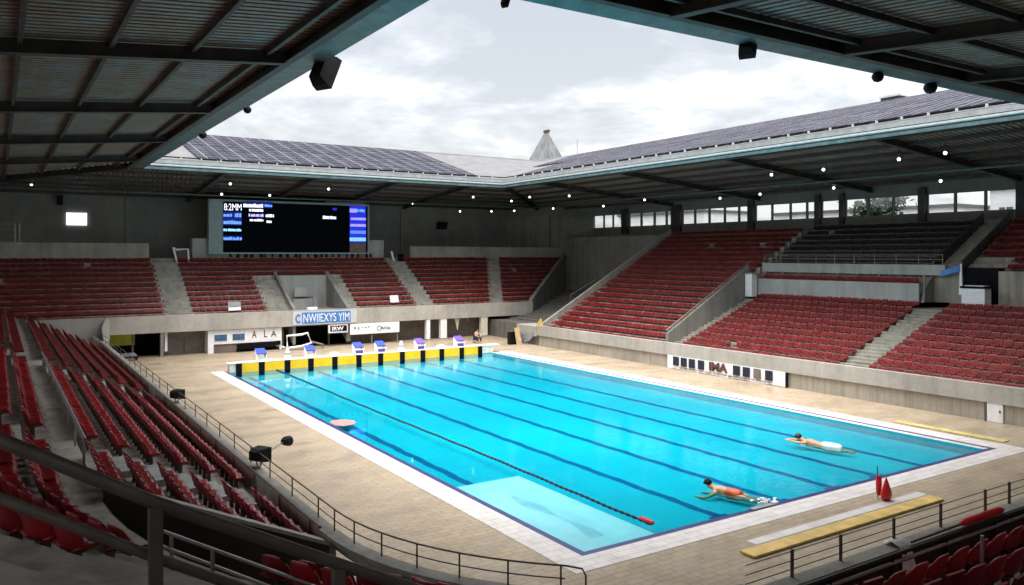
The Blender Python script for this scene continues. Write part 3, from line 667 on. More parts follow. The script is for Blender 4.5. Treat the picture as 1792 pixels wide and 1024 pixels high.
for k, s, z in allrows:
    y = 25.4; n = 1
    while y - SP/2 > 20.95:
        cands.append((7.8 - s, y - SP/2, z, R(-90), 1.08, 'red seat, %s down from the aisle, %s, nearest block' % (ordinal(n), rowname(k)), 'red seats of the left stand')); y -= SP; n += 1
    y = 27.85; n = 1
    while y < 47.6:
        cands.append((7.8 - s, y + SP/2, z, R(-90), 1.08, 'red seat, %s beyond the aisle, %s, left middle block' % (ordinal(n), rowname(k)), 'red seats of the left stand')); y += SP; n += 1
    y = 50.2; n = 1
    while y < min(83.0, 76 + 1.5*k):
        cands.append((7.8 - s, y + SP/2, z, R(-90), 1.08, 'red seat, %s along, %s, left far block' % (ordinal(n), rowname(k)), 'red seats of the left stand')); y += SP; n += 1
    r = R0 + s; a = (181.2 if k > 5 else 209); n = 1
    amax = 216 if k < 6 else {6: 202, 7: 205, 8: 0, 9: 212, 10: 0}.get(k, 0)
    while a < amax:
        th = R(a); cands.append((CC[0] + r*math.cos(th), CC[1] + r*math.sin(th), z, math.atan2(math.cos(th), -math.sin(th)), 1.08, 'red seat, %s round the bend, %s, curved corner' % (ordinal(n), rowname(k)), 'red seats of the corner block'))
        a += math.degrees(SP/r); n += 1
for k, (s, z, tr) in enumerate(NR):
    x = 14.9; n = 1
    while x < 45:
        if not (25.3 < x < 25.4): cands.append((x, 12.1 - s - .62, z, 0, 1.5, 'maroon seat, %s from left, %s row of near stand' % (ordinal(n), ORD[k]), 'red seats of the near stand'))
        x += .93; n += 1
def key(c):
    q = proj(c[0], c[1], c[2] + .5)
    if not q or not (-15 < q[0] < 1807 and q[1] < 1045): return 1e9
    return q[2]/c[4]
cands.sort(key=key)
first = True
for c in cands[:300]:
    rz = c[3] + random.uniform(-.09, .09)
    if first:
        seat0.location = c[:3]; seat0.rotation_euler = (0, 0, rz); seat0['label'] = c[5]; seat0['group'] = c[6]; first = False
    else: dup(seat0, c[:3], rz, c[5], c[6], c[4])
for c in cands[300:]: lite(rest, c[0], c[1], c[2], c[3] + random.uniform(-.08, .08), .50*c[4], .82*c[4], .06, .38*c[4])
# far stand and right stand: beyond the three hundred nearest
def seatrow(mb, fpos, a, b, rz, z, h, pitch=.63, w=.60):
    n = int((b - a)/pitch)
    for i in range(n):
        t = a + (b - a)*(i + .5)/n
        if random.random() < .004: continue
        x, y = fpos(t); lite(mb, x, y, z, rz + random.uniform(-.02, .02), w*random.uniform(.96, 1), h + random.uniform(-.035, .03), .02, .30)
for k, (s, z, tr) in enumerate(FR):
    y = 84 + s + .48; seg_ = [(-9.8, 14.1), (16.8, 24.2 if k < 8 else 34.2), (34.5, 41.7), (44.2, a3l(y) - .2), (a3r(y) + .2, mitre(y) - .4)]
    if k >= 8: seg_[2] = (34.2, 41.7)
    for a, b in seg_: seatrow(rest, lambda t: (t, y), a, b, R(180), z, .50)
for k, (s, z, tr) in enumerate(RLB): seatrow(rest, lambda t: (50 + s + .5, t), 52.9, 71.6, R(90), z, .53)
for k, (s, z, tr) in enumerate(RL):
    seatrow(rest, lambda t: (50 + s + .55, t), 35.5, 51.2, R(90), z, .58); seatrow(rest, lambda t: (50 + s + .55, t), 4.4, 33.2, R(90), z, .58)
seatrow(rest, lambda t: (62.4, t), 36.2, 51.8, R(90), 7.55, .62)
for k, (s, z, tr) in enumerate(RU):
    seatrow(nblack, lambda t: (50 + s + .5, t), 35.7, 52.2, R(90), z, .62); seatrow(rest, lambda t: (50 + s + .5, t), 4.4, 30.2 if k < 2 else 32.9, R(90), z, .58)
o = rest.build('seat_rows', ('seat_red_rows', 'seat_rim')); tag(o, 'rows of dark red plastic seats filling the far stand and the right stand', 'seats', None, 'stuff')
o = nblack.build('black_seat_rows', ('seat_black', 'black_rim')); tag(o, 'block of black seats in the upper right stand above the press gallery', 'seats', None, 'stuff')

# ================================================================== RAILINGS
t = thing('railing', 'thin dark railing on the front ledge of the left stand, curving at the near corner', 'railing', (7.9, 40, 2.4))
path = [PL(y)(.05, 0) for y in (77, 70, 60, 50, 40, 35, 30, 25, 20.9)] + [PA(180 + 48*k/12)(.05, 0) for k in range(1, 13)]
for z in (3.05, 2.76): MB().tube([(p[0], p[1], z) for p in path], .022 if z > 3 else .016, 6).build('rail', 'pipe', t)
pp = [PL(y)(.05, 0) for y in (75 - 2.4*k for k in range(23))] + [PA(180 + 7.9*k)(.05, 0) for k in range(7)]
for p in pp: MB().tube([(p[0], p[1], 2.46), (p[0], p[1], 3.06)], .022, 6).build('post', 'pipe', t)
e = PA(228)(.05, 0); e2 = PA(230.5)(.05, 0); e3 = PA(231)(.05, 0)
MB().tube([(e[0], e[1], 3.05), (e2[0], e2[1], 3.0), (e3[0], e3[1], 2.85), (e3[0], e3[1], 2.47)], .022, 6).build('rail_end', 'pipe', t)
t = thing('foot_rail', 'brown pipe rail in front of the lowest red seats of the left stand', 'rail', (7.4, 40, 2.3))
MB().tube([PL(y)(.42, 2.6) for y in (77, 60, 40, 28, 21)], .045, 6).build('rail', 'pipe', t)
for k in range(20): p = PL(76 - 2.85*k)(.42, 0); MB().tube([(p[0], p[1], 1.9), (p[0], p[1], 2.6)], .03, 6).build('post', 'pipe', t)
t = thing('railing', 'low wire railing on the ledge of the near stand beside the long yellow board', 'railing', (25, 12.1, 2.4))
nx = [on_y(p, 900, 12.1).x for p in (1385, 1470, 1563, 1645, 1723, 1765, 1840, 1920, 2000)]
for x in nx: MB().tube([(x, 12.08, 2.46), (x, 12.08, 3.12)], .045, 6).build('post', 'pipe', t)
for z in (3.08, 2.86, 2.66): MB().tube([(nx[0] - 1.6, 12.08, z)] + [(x, 12.08, z) for x in nx], .012, 5).build('wire', 'pipe', t)
t = thing('pipe_rail', 'black pipe rail running before the front maroon seats of the near stand', 'rail', (25, 11.4, 1.4))
for z in (2.45, 2.25): MB().tube([(14.6, 11.62, z), (45, 11.62, z)], .05, 6).build('rail', 'pipe_dark' if z > 2.4 else 'pipe_pale', t)
for x in (16.4, 18.9, 21.4, 23.9, 26.4, 29): MB().tube([(x, 11.62, 1.4), (x, 11.62, 2.5)], .04, 6).build('post', 'pipe_dark', t)
t = thing('stair_rail', 'galvanised rail with pale posts rising between the maroon seats at lower right', 'rail', (23, 9, 1.4))
for x, y, z in ((20.2, 10.1, 1.8), (24.4, 9.7, 1.8), (22.2, 9.2, 1.8)): MB().tube([(x, y, z), (x, y, z + 1.35)], .045, 6).build('post', 'pipe_pale', t)
# foreground handrail
t = thing('handrail', 'thick brown steel handrail with two bars crossing the foreground at lower left', 'handrail', (.6, 4, 8.3))
a0, a1, a2 = at_d(-120, 722, 3.7), at_d(272, 880, 4.15), at_d(640, 1003, 4.8)
m = MB(); m.tube([a0, a1, a2, at_d(900, 1085, 5.3)], .036, 12); m.build('top_rail', 'pipe', t, True)
m = MB(); m.tube([at_d(-120, 826, 3.75), at_d(272, 976, 4.2), at_d(640, 1105, 4.85)], .029, 12); m.build('lower_rail', 'pipe', t, True)
for p, b in ((a1, 1.1), (at_d(592, 988, 4.7), .9)): MB().box(p.x-.033, p.x+.033, p.y-.033, p.y+.033, p.z-b, p.z-.02).build('post', 'pipe', t)
t = thing('entrance_rail', 'two thin pale bars guarding the dark stairwell at the near corner', 'railing', (3, 16, 4))
for (pa, pb, z) in (((286, 930), (590, 1040), 0), ((280, 955), (560, 1060), 0)):
    A_ = at_d(*pa, 13.0); B_ = at_d(*pb, 13.5); MB().tube([A_, B_], .03, 6).build('rail', 'pipe_pale', t)
for px, py in ((300, 935), (372, 962), (548, 1024)): p = at_d(px, py, 13.1); MB().tube([p, p - Vector((0, 0, 1.1))], .035, 6).build('post', 'pipe_pale', t)
t = thing('walkway_rail', 'slanting grey pipe rail beside the walkway in the left stand', 'rail', (1.9, 30, 4.4))
MB().tube([(1.95, 23.6, 5.15), (1.9, 46, 5.15)], .055, 8).build('rail', 'pipe_pale', t)
for k in range(9): MB().tube([(1.94, 23.8 + 2.75*k, 4.4), (1.94, 23.8 + 2.75*k, 5.12)], .035, 6).build('post', 'pipe_pale', t)
t = thing('concourse_rail', 'short metal rail at the top left of the far stand', 'railing', (.5, 95, 11.2))
for z in (11.9, 12.6, 13.1): MB().tube([(-8, 95.2, z), (1.9, 95.2, z)], .04, 6).build('rail', 'pipe_pale', t)
for x in (-7, -3, 1.6, 2.0): MB().tube([(x, 95.2, 11.2), (x, 95.2, 13.2)], .06, 6).build('post', 'pipe_pale', t)

# ================================================================== SCOREBOARD AND WALL FITTINGS
YS = 94.4
sc = thing('scoreboard', 'large black video scoreboard in a teal frame showing blue and white text', 'scoreboard', (29.9, 94.75, 10.1))
MB().box(20.2, 39.6, YS+.02, 95.15, 10.1, 16.35).build('casing', 'teal_frame', sc)
q = lambda px, py: on_y(px, py, YS - .03)
MB().box(21.75, 39.35, YS-.03, YS+.019, 10.28, 16.1).build('screen', 'screen', sc)
def bar(px0, px1, py0, py1, mat, glyph=False, name='text_row'):
    a, b = q(px0, py1), q(px1, py0); y0, y1 = YS-.05, YS-.031; mm = MB()
    if not glyph: mm.box(a.x, b.x, y0, y1, a.z, b.z)
    else:
        y0 -= .02; x = a.x
        while x < b.x - .05:
            w_ = random.uniform(.10, .32); hgt = random.uniform(.72, 1)*(b.z - a.z); x1 = min(b.x, x + w_)
            mm.box(x, x1, y0, y1, a.z, a.z + hgt); x = x1 + random.choice((.03, .05, .09))
    mm.build(name, mat, sc)
bar(390, 423, 371, 394, 'lit_navy', name='lit_panel'); bar(391, 423, 413, 421, 'lit_navy', name='lit_panel'); bar(612, 640, 361, 424, 'lit_blue', name='lit_panel'); bar(428, 476, 354, 363, 'lit_navy', name='lit_panel')
tx = q(392, 368); text('lit_number', '8:2MM', (tx.x, YS-.06, tx.z), (1, 0, 0), (0, 0, 1), .78, 'lit_white', sc, 1.95)
for a in ((391, 406, 374, 379), (411, 422, 373, 380)): bar(*a, 'lit_pale_blue', True)
bar(391, 422, 386, 392, 'lit_pale_blue', True); bar(391, 422, 400.5, 404.5, 'lit_cyan', True); bar(391, 423, 415, 420, 'lit_pale_blue', True)
bar(426, 460, 357, 362.5, 'lit_white', True); bar(463, 476, 358, 362, 'lit_pale_blue', True); bar(436, 461, 366, 370, 'lit_white', True); bar(435, 461, 374.5, 379, 'lit_lilac', True); bar(465, 479, 375, 380, 'lit_white', True); bar(437, 461, 383.5, 387, 'lit_white', True); bar(466.5, 475, 386, 390, 'lit_white', True)
bar(565, 588, 378, 383, 'lit_white', True); bar(582, 590, 364, 368, 'lit_blue', True)
bar(612, 624, 365.5, 372, 'lit_lilac', False, 'text_row'); bar(624, 638, 366, 371, 'lit_pale_blue', True); bar(614, 640, 381.5, 385, 'lit_lilac'); bar(613, 640, 392.5, 396.5, 'lit_lilac'); bar(613, 640, 404, 409, 'lit_pale_blue'); bar(612, 640, 416, 422, 'lit_cyan')
bar(612, 640, 425, 442, 'brown_wall', False, 'dark_panel')
MB().box(34.0, 39.0, 94.7, 95.0, 16.36, 16.56).build('top_bracket', 'teal_frame', sc)
a, b = on_y(116, 394, 101.2), on_y(152, 373, 101.2)
solid('lit_panel', MB().box(a.x, b.x, 101.1, 101.29, a.z, b.z), 'lit_white', 'small bright white panel glowing on the dark far wall at left', 'lit panel', (a.x, 101.2, a.z))
def speaker(px, py, y, w_, h_, label):
    p = on_y(px, py, y); t = thing('loudspeaker', label, 'loudspeaker', (p.x, y, p.z))
    m = MB(); m.prism([(p.x-w_/2, y, p.z-h_/2), (p.x+w_/2, y, p.z-h_/2), (p.x+w_/2, y-.3, p.z+h_/2), (p.x-w_/2, y-.3, p.z+h_/2)], (0, .5, 0)); m.build('cabinet', 'black', t)
    MB().box(p.x-.06, p.x+.06, y+.3, 101.25 if y > 100 else y+.9, p.z-.06, p.z+.06).build('bracket', 'steel', t)
speaker(105, 350, 100.5, .55, 1.05, 'narrow black loudspeaker on the dark far wall above the white panel')
speaker(774, 395, 100.5, 1.5, 1.0, 'black monitor box on the far wall right of the scoreboard')
t = thing('stair_gate', 'white metal gate frame at the top of the left stairs of the far stand', 'gate', (17, 94.5, 9.6))
pts = [on_y(x, y, 94.4) for x, y in ((312, 468), (303, 433), (308, 437), (329, 436), (331, 466))]
MB().tube(pts, .12, 6).build('frame', 'white', t); 
MB().prism([on_y(x, y, 94.5) for x, y in ((313, 466), (307, 439), (328, 438), (329, 466))], (0, .03, 0)).build('gate_panel', 'steel', t)
t = thing('stair_gate', 'dark folded gate with a white strut at the stairs right of the scoreboard', 'gate', (43, 94.5, 9.6))
MB().tube([on_y(x, y, 94.4) for x, y in ((693, 472), (685, 440), (686, 443), (692, 470))], .14, 6).build('strut', 'white', t)
MB().prism([on_y(x, y, 94.5) for x, y in ((696, 473), (697, 444), (707, 445), (708, 473))], (0, .1, 0)).build('gate_panel', 'rubber', t)

# ================================================================== SPOTLIGHTS
def spot_proto():
    t = thing('spotlight', 'lit spotlight', 'spotlight', (0, 0, 0), 'spotlights under the roof')
    m = MB(); m.tube([(0, .5, .12), (0, .3, .1), (0, -.1, 0)], [.10, .15, .17], 12); m.build('housing', 'black', t)
    m = MB(); m.tube([(0, -.10, 0), (0, -.14, -.01), (0, -.17, -.01)], [.125, .125, .08], 12); m.build('lens', 'lamp', t)
    m = MB(); m.box(-.29, -.26, .06, .12, -.02, .5); m.box(.26, .29, .06, .12, -.02, .5); m.box(-.29, .29, .06, .12, .5, .54); m.tube([(0, .09, .54), (0, .09, .8)], .03, 6); m.build('yoke', 'black', t)
    return t
sp0 = spot_proto(); used = False
def put_spot(p, label):
    global used
    rz = math.atan2(p.x - 0, -(p.y - 0)) ; rz = math.atan2(-p.x, p.y) # local -Y faces the camera side of the pool
    if not used: sp0.location = p; sp0.rotation_euler = (0, 0, rz); sp0['label'] = label; used = True
    else: dup(sp0, p, rz, label, 'spotlights under the roof')
def roofpt(px, py, side):
    r = ray(px, py)
    if side == 'far': d = (ZC0 - .8 - 10 - CS*81)/(r[2] - CS*r[1])
    elif side == 'right': d = (ZC0 - .8 - 10 - CS*51)/(r[2] - CS*r[0])
    else: d = (ZC0 - .8 - 10 + CS*11.5)/(r[2] + CS*r[0])
    return Vector((r[0]*d, r[1]*d, HC + r[2]*d))
farl = [(403, 322), (388, 340), (472, 342), (575, 331), (722, 356), (805, 370), (828, 345), (860, 370), (895, 352), (900, 369)]
far_lab = ['lit spotlight under the far eave above the left end of the scoreboard', 'lit spotlight just above the top left corner of the scoreboard', 'dim spotlight above the left half of the scoreboard', 'lit spotlight under the far eave above the right half of the scoreboard', 'large lit spotlight between the scoreboard and the black monitor box', 'small spotlight above the black monitor box on the far wall', 'small spotlight near the eave above the black monitor box', 'lit spotlight under the far roof right of the monitor box', 'lit spotlight directly under the inner corner of the roof', 'lit spotlight below the roof corner, lowest of its cluster']
for (a, b), l in zip(farl, far_lab): put_spot(roofpt(a, b, 'far'), l)
rightl = sorted([(927, 345), (968, 365), (996, 343), (1056, 361), (1128, 350), (1260, 347), (1330, 340), (1350, 306), (1441, 297), (1459, 329), (1573, 279), (1646, 317), (1654, 268)])
for k, (a, b) in enumerate(rightl): put_spot(roofpt(a, b, 'right'), 'lit white spotlight under the right roof, %s along from the roof corner' % ORD[k])
put_spot(roofpt(55, 323, 'left'), 'lit spotlight under the left roof near the far wall, at the left edge'); put_spot(roofpt(188, 321, 'left'), 'lit spotlight where the left roof meets the far roof')
def flood(px, py, side, hx, label, kind='box'):
    p = on_x(px, py, 11.62) if side == 'left' else on_y(px, py, 20.9); top = 18.12 - p.z; nm_ = 'loudspeaker' if 'loudspeaker' in label else 'floodlight'; t = thing(nm_, label, nm_, p)
    m = MB(); fx = Vector((FW[0], FW[1], 0)); rx = Vector((RT[0], RT[1], 0))
    if kind == 'box':
        f = (rx*.5 + fx*.8 + Vector((0, 0, -.45))).normalized(); s_ = f.cross(Vector((0, 0, 1))).normalized(); u_ = s_.cross(f)
        m.loft([[p + f*k + s_*a*w_*.88 + u_*b*w_*1.45 for a, b in ((-1, -1), (1, -1), (1, 1), (-1, 1))] for k, w_ in ((-hx*.75, hx*.72), (hx*.1, hx*.95), (hx*.7, hx))]); m.build('housing', 'black', t)
        m = MB(); m.obox(p + f*hx*.71, s_*hx*.8, u_*hx*1.3, f*.01); m.build('grille', 'rubber', t)
    else:
        m.lathe([(.02, -hx), (hx*.7, -hx*.75), (hx, -hx*.2), (hx*.95, hx*.3), (hx*.6, hx*.7), (.1, hx)], p, 14); m.build('housing', 'black', t, True)
    m = MB(); m.tube([p + rx*hx*.55 + Vector((0, 0, hx*.6)), p + rx*hx*.5 + Vector((0, 0, top))], .035, 6); m.tube([p - rx*hx*.5 + Vector((0, 0, hx*.6)), p - rx*hx*.45 + Vector((0, 0, top))], .035, 6)
    m.tube([p + rx*hx*.6 + Vector((0, 0, top)), p - rx*hx*.55 + Vector((0, 0, top))], .045, 6); m.build('yoke', 'black', t)
flood(567, 124, 'left', .50, 'big black loudspeaker cabinet hanging from the left eave')
flood(1308, 77, 'near', .36, 'boxy black floodlight hanging from the near eave, leftmost of three there')
flood(1536, 134, 'near', .26, 'small round floodlight on a long yoke under the near eave', 'round')
flood(1628, 153, 'near', .31, 'round black floodlight under the near eave, rightmost of three there', 'round')
flood(433, 192, 'left', .22, 'small dark floodlight under the left eave halfway along', 'round'); flood(355, 236, 'left', .26, 'small dark floodlight under the left eave nearest the solar panels', 'round')
flood(884, 2, 'near', .13, 'thin dark lamp hanging at the top centre against the sky', 'box')
# floodlights standing on the left ledge
def ledge_flood(p, s_, label):
    t = thing('floodlight', label, 'floodlight', p)
    m = MB(); f = Vector((.86, .5, -.05)).normalized(); sd = Vector((-.5, .86, 0)).normalized(); u_ = Vector((0, 0, 1))
    c = Vector(p) + Vector((0, 0, .52*s_)); m.loft([[c + f*k*s_ + sd*a*w_*s_ + u_*b*w_*s_*.85 for a, b in ((-1, -1), (1, -1), (1, 1), (-1, 1))] for k, w_ in ((-.42, .2), (-.2, .3), (.3, .36))]); m.build('housing', 'black', t)
    m = MB(); m.tube([p, c - sd*.3*s_], .03, 6); m.tube([Vector(p) + sd*.1, c + sd*.3*s_], .03, 6); m.build('stand', 'pipe_pale', t)
ledge_flood(Vector((7.85, 28.6, 2.47)), .85, 'black floodlight standing on the left ledge beside the pool deck'); ledge_flood(Vector((7.75, 43.4, 2.47)), .8, 'smaller black floodlight farther along the left ledge')
t = thing('horn_speaker', 'small black horn on a thin arm reaching out over the deck at left', 'horn', (8.1, 29, 2.47))
p = on_z(499, 772, 2.9); MB().tube([p - Vector((.12, .1, 0)), p, p + Vector((.2, .17, -.05))], [.10, .17, .2], 10).build('horn', 'black', t); MB().tube([(7.9, 28.9, 2.47), (8.1, 29.1, 2.75), p], .025, 6).build('arm', 'pipe_pale', t)
# ================================================================== STARTING BLOCKS
def block(label, px, style):
    x = on_y(px, 620, 70.4).x; t = thing('starting_block', label, 'starting block', (x, 70.5, .78), 'starting blocks'); z = .78; t.scale = (.84, .84, .84)
    m = MB(); 
    for s_ in (-.52, .46): MB().prism([(x+s_, 70.0, z), (x+s_, 71.0, z), (x+s_, 71.0, z+1.0), (x+s_, 70.85, z+1.05), (x+s_, 70.25, z+.62)], (.06, 0, 0)).build('side_panel', 'white', t)
    m = MB(); m.prism([(x-.50, 70.05, z+.66), (x-.50, 71.0, z+1.1), (x-.50, 71.0, z+1.20), (x-.50, 70.05, z+.75)], (1.0, 0, 0)); m.build('platform', 'blue' if style != 2 else 'purple', t)
    m = MB(); m.box(x-.45, x+.45, 70.15, 70.22, z+.05, z+.34); m.build('front_panel', 'purple' if style else 'cream', t)
    m = MB(); m.box(x-.2, x+1.0, 69.85, 70.0, z+.02, z+.16) if style == 0 else m.box(x-.6, x+.6, 70.02, 70.14, z+.40, z+.52); m.build('step', 'white', t)
    m = MB(); m.tube([(x-.35, 70.08, z+.3), (x-.35, 69.98, z+.42), (x+.35, 69.98, z+.42), (x+.35, 70.08, z+.3)], .03, 6); m.build('grip', 'pipe_pale', t)
for k, (px, st) in enumerate(((457, 0), (543, 0), (627, 1), (666, 1), (735, 2), (804, 2))):
    block('blue and white starting block, %s from the left on the far starting wall' % ORD[k], px, st)
for k, px in enumerate((503, 585, 702, 771)):
    x = on_y(px, 620, 70.4).x; z = .78; t = thing('lane_marker_stand', 'small white lane stand between starting blocks, %s from the left' % ORD[k], 'lane marker', (x, 70.4, z), 'lane stands')
    m = MB(); m.lathe([(.26, 0), (.3, .05), (.3, .22), (.2, .3), (.2, .62), (.14, .74), (.14, .9)] if k % 2 == 0 else [(.42, 0), (.45, .06), (.42, .2), (.2, .26)], (x, 70.4, z), 12); m.build('body', 'white', t)
    m = MB(); m.lathe([(.215, 0), (.215, .16)], (x, 70.4, z+.34), 12) if k % 2 == 0 else m.box(x-.2, x+.2, 69.98, 70.0, z+.04, z+.14); m.build('band', 'teal_frame', t)

# ================================================================== FAR UNDERCROFT OBJECTS
YK = 84.05
k0 = lambda px, py=600: on_y(px, py, YK)
t = thing('kiosk', 'white kiosk with two dark blue windows under the far stand', 'kiosk', (21.5, YK, 0))
xa, xb = k0(364).x, k0(493).x; W_ = xb - xa
m = MB(); m.box(xa, xb, YK, YK+.12, .92, 2.34); m.box(xa, xa+.55, YK, YK+.12, .02, .92); m.box(xb-.25, xb, YK, YK+.12, .02, .92); m.box(xa, xa+.1, YK+.12, 85.6, 0, 2.34); m.box(xb-.1, xb, YK+.12, 85.6, 0, 2.34); m.build('front', 'white', t)
for a, b in ((375, 397), (407, 428)):
    p, r_ = k0(a, 597), k0(b, 583); fo = MB().box(p.x-.08, r_.x+.08, YK-.04, YK-.001, 1.18, 1.95).build('window', 'white', t); MB().box(p.x, r_.x, YK-.06, YK-.041, 1.24, 1.89).build('pane', 'glass_blue', fo)
p = k0(375); MB().box(p.x, k0(415).x, YK+.15, YK+.25, .05, .9).build('counter', 'brown_wall', t)
m = MB(); m.prism([(k0(414).x, YK-.25, .35), (k0(425).x, YK-.25, .72), (k0(455).x, YK-.25, .86), (k0(490).x, YK-.25, .95), (k0(490).x, YK-.25, .55), (k0(478).x, YK-.25, .42)], (0, .5, 0)); m.build('cover', 'rubber', t)
for body, px, w_, h_ in (('A', 441, .45, .72), ('L', 462, .32, .78), ('A', 474, .6, .62)):
    p = k0(px); text('lettering', body, (p.x, YK-.01, 1.38), (1, 0, 0), (0, 0, 1), h_, 'rubber', t, w_)
t = thing('white_board', 'narrow white board leaning on the deck beside the kiosk', 'board', (25, 84.2, 0))
MB().prism([on_y(x, y, 84.2) for x, y in ((478, 604), (482, 601), (500, 607), (498, 610))], (0, .3, 0)).build('board', 'white', t)
# banners
t = thing('banner', 'white banner with blue lettering fixed to the far fascia above the goal', 'banner', (27, 83.7, 2.3))
p, r_ = on_y(512, 566, 83.7), on_y(624, 543, 83.7)
MB().box(p.x, r_.x, 83.66, 83.72, 2.5, 3.95).build('cloth', 'cloth_grey', t); bw_ = r_.x - p.x
MB().box(p.x + bw_*.14, p.x + bw_*.9, 83.64, 83.659, 2.62, 3.82).build('band', 'sky_blue', t); text('lettering', 'C', (p.x + bw_*.04, 83.64, 2.72), (1, 0, 0), (0, 0, 1), .95, 'sky_blue', t, bw_*.075, .015, .04)
text('lettering', 'NWIIEXYS YIM', (p.x + bw_*.16, 83.63, 2.76), (1, 0, 0), (0, 0, 1), .9, 'white', t, bw_*.72, .015, .0)
t = thing('sign', 'small white sign with black and white lettering under the far fascia', 'sign', (31, YK, 1.2))
p, r_ = k0(573, 580), k0(607, 566); MB().box(p.x, r_.x, YK-.3, YK-.22, 1.45, 2.36).build('board', 'white', t); MB().box(p.x+.2, r_.x-.12, YK-.33, YK-.301, 1.62, 2.24).build('panel', 'rubber', t)
text('lettering', 'IRW', (p.x+.4, YK-.335, 1.70), (1, 0, 0), (0, 0, 1), .44, 'white', t, r_.x-p.x-.9, .015, .03)
t = thing('banner', 'white banner with dark marks and a green ring under the far fascia', 'banner', (36, YK, .9))
p, r_ = k0(611, 586), k0(697, 562); zb, zt = 1.15, 2.36
MB().box(p.x, r_.x, YK-.3, YK-.24, zb, zt).build('cloth', 'white', t)
m = MB()
for u, z_, w_, h_ in ((.08, .62, .16, .2), (.16, .52, .1, .3), (.24, .68, .1, .1), (.30, .66, .14, .12), (.36, .7, .1, .14)): m.box(p.x+(r_.x-p.x)*u, p.x+(r_.x-p.x)*u+w_, YK-.32, YK-.301, zb+z_, zb+z_+h_)
m.build('marks', 'rubber', t)
cx_ = p.x + (r_.x-p.x)*.58; m = MB(); m.loft([[(cx_ + a*math.cos(2*math.pi*k/20), YK-.31, zb+.56 + a*math.sin(2*math.pi*k/20)) for a in (.2, .3)] for k in range(21)], caps=False, closed=False); m.build('ring', 'sea_green', t)
text('lettering', 'ANs', (cx_+.15, YK-.325, zb+.42), (1, 0, 0), (0, 0, 1), .3, 'navy', t, 1.2)
for px in (650, 695): m = MB(); x = k0(px).x; m.tube([(x, YK-.1, 0), (x, YK-.1, .98)], .07, 8); m.build('leg', 'pipe_pale', t)
# goal frame
t = thing('goal_frame', 'white tubular goal frame tilted on the deck before the dark opening', 'goal', (27, 82.5, 0))
g = lambda x, y: on_y(x, y, 82.5)
m = MB(); m.tube([g(503, 610), g(502, 588), g(528, 585.5), g(538, 582.5), g(545, 600), g(528, 606), g(506, 609)], .12, 8); m.build('frame', 'white', t)
m = MB(); m.tube([g(545, 598), g(565, 603), g(565, 611)], .10, 8); m.build('rear_bar', 'grey_wall', t)
# pillars and hangings
for px, w_, lab, mt in ((748, 7, 'white flat pillar under the far fascia, left of the pair', 'white'), (775, 12, 'white flat pillar under the far fascia, right of the pair', 'white'), (846, 13, 'broad pale pillar beside the seated person', 'cream'), (283, 4, 'grey pillar left of the grey doors', 'grey_wall')):
    p = k0(px); t = thing('pillar', lab, 'pillar', (p.x, YK, 0), 'pillars under the far stand'); d_ = w_/1395*95/2
    MB().box(p.x-d_, p.x+d_, YK-.25, YK+.25, .12, 2.4).build('shaft', mt, t); MB().box(p.x-d_-.06, p.x+d_+.06, YK-.3, YK+.3, 0, .12).build('base', 'grey_wall', t)
p = k0(801); t = thing('pennant', 'white triangular pennant hanging from the far fascia', 'pennant', (p.x, 84, 2.1))
MB().prism([(p.x-.35, 84.2, 2.4), (p.x+.35, 84.2, 2.4), (p.x+.05, 84.2, .9)], (0, .05, 0)).build('cloth', 'cream', t); MB().tube([(p.x-.4, 84.22, 2.38), (p.x+1.4, 84.22, 2.38), (p.x+1.5, 84.22, 1.9)], .05, 6).build('pole', 'pipe_pale', t)
p = k0(288); t = thing('flag_roll', 'rolled black and white flag hanging by the grey pillar', 'flag', (p.x, 84.3, .2))
MB().box(p.x+.05, p.x+.3, 84.3, 84.4, .5, 2.38).build('cloth', 'white', t); MB().tube([(p.x, 84.3, 2.0), (p.x-.05, 84.2, .6), (p.x-.05, 84.1, -.0)], [.06, .09, .05], 6).build('strap', 'black', t)
p = k0(221, 615); t = thing('trolley', 'low trolley with a pale blue cover by the dark opening at far left', 'trolley', (p.x, 83.0, 0))
m = MB(); m.box(p.x-.8, p.x+.9, 82.6, 83.3, .25, .42); m.build('tray', 'black', t); m = MB(); m.prism([(p.x-.8, 82.6, .42), (p.x+.8, 82.6, .42), (p.x+.6, 82.6, .7), (p.x-.5, 82.6, .66)], (0, .6, 0)); m.build('cover', 'tarp', t)
for a in (-.6, .7): MB().lathe([(.02, -.12), (.12, -.1), (.12, .1), (.02, .12)], (p.x+a, 82.7, .12), 10).build('wheel', 'rubber', t)
# clutter at the right corner
p = on_z(899, 603, 0)
t = thing('crate', 'tall black slatted crate at the far right corner of the deck', 'crate', p)
m = MB()
for k in range(4): m.box(p.x-.5+k*.28, p.x-.5+k*.28+.2, p.y-.06, p.y, .08, 1.35)
m.box(p.x-.52, p.x+.56, p.y, p.y+.5, 0, 1.4); m.build('slats', 'black', t); m = MB(); m.box(p.x-.58, p.x+.62, p.y-.08, p.y+.55, 1.41, 1.5); m.build('lid', 'pipe', t)
p = on_z(909, 604, 0); t = thing('plywood_board', 'upright plywood board leaning beside the black crate', 'board', p); MB().prism([(p.x-.32, p.y, 0), (p.x+.32, p.y, 0), (p.x+.28, p.y+.5, 1.9), (p.x-.34, p.y+.5, 1.9)], (0, .06, 0)).build('sheet', 'plywood', t); MB().box(p.x+.4, p.x+.5, p.y+.3, p.y+.4, 0, .7).build('strut', 'plywood', t)
t = thing('concrete_block', 'grey concrete plinth with a tarpaulin at the corner of the right stand', 'plinth', (50.5, 75, 0))
MB().box(49.95, 52.4, 72.3, 76.2, 1.0, 2.1).build('top_slab', 'concrete_front', t); MB().box(50.4, 52.2, 72.4, 76.0, 0, .99).build('base', 'grey_wall', t)
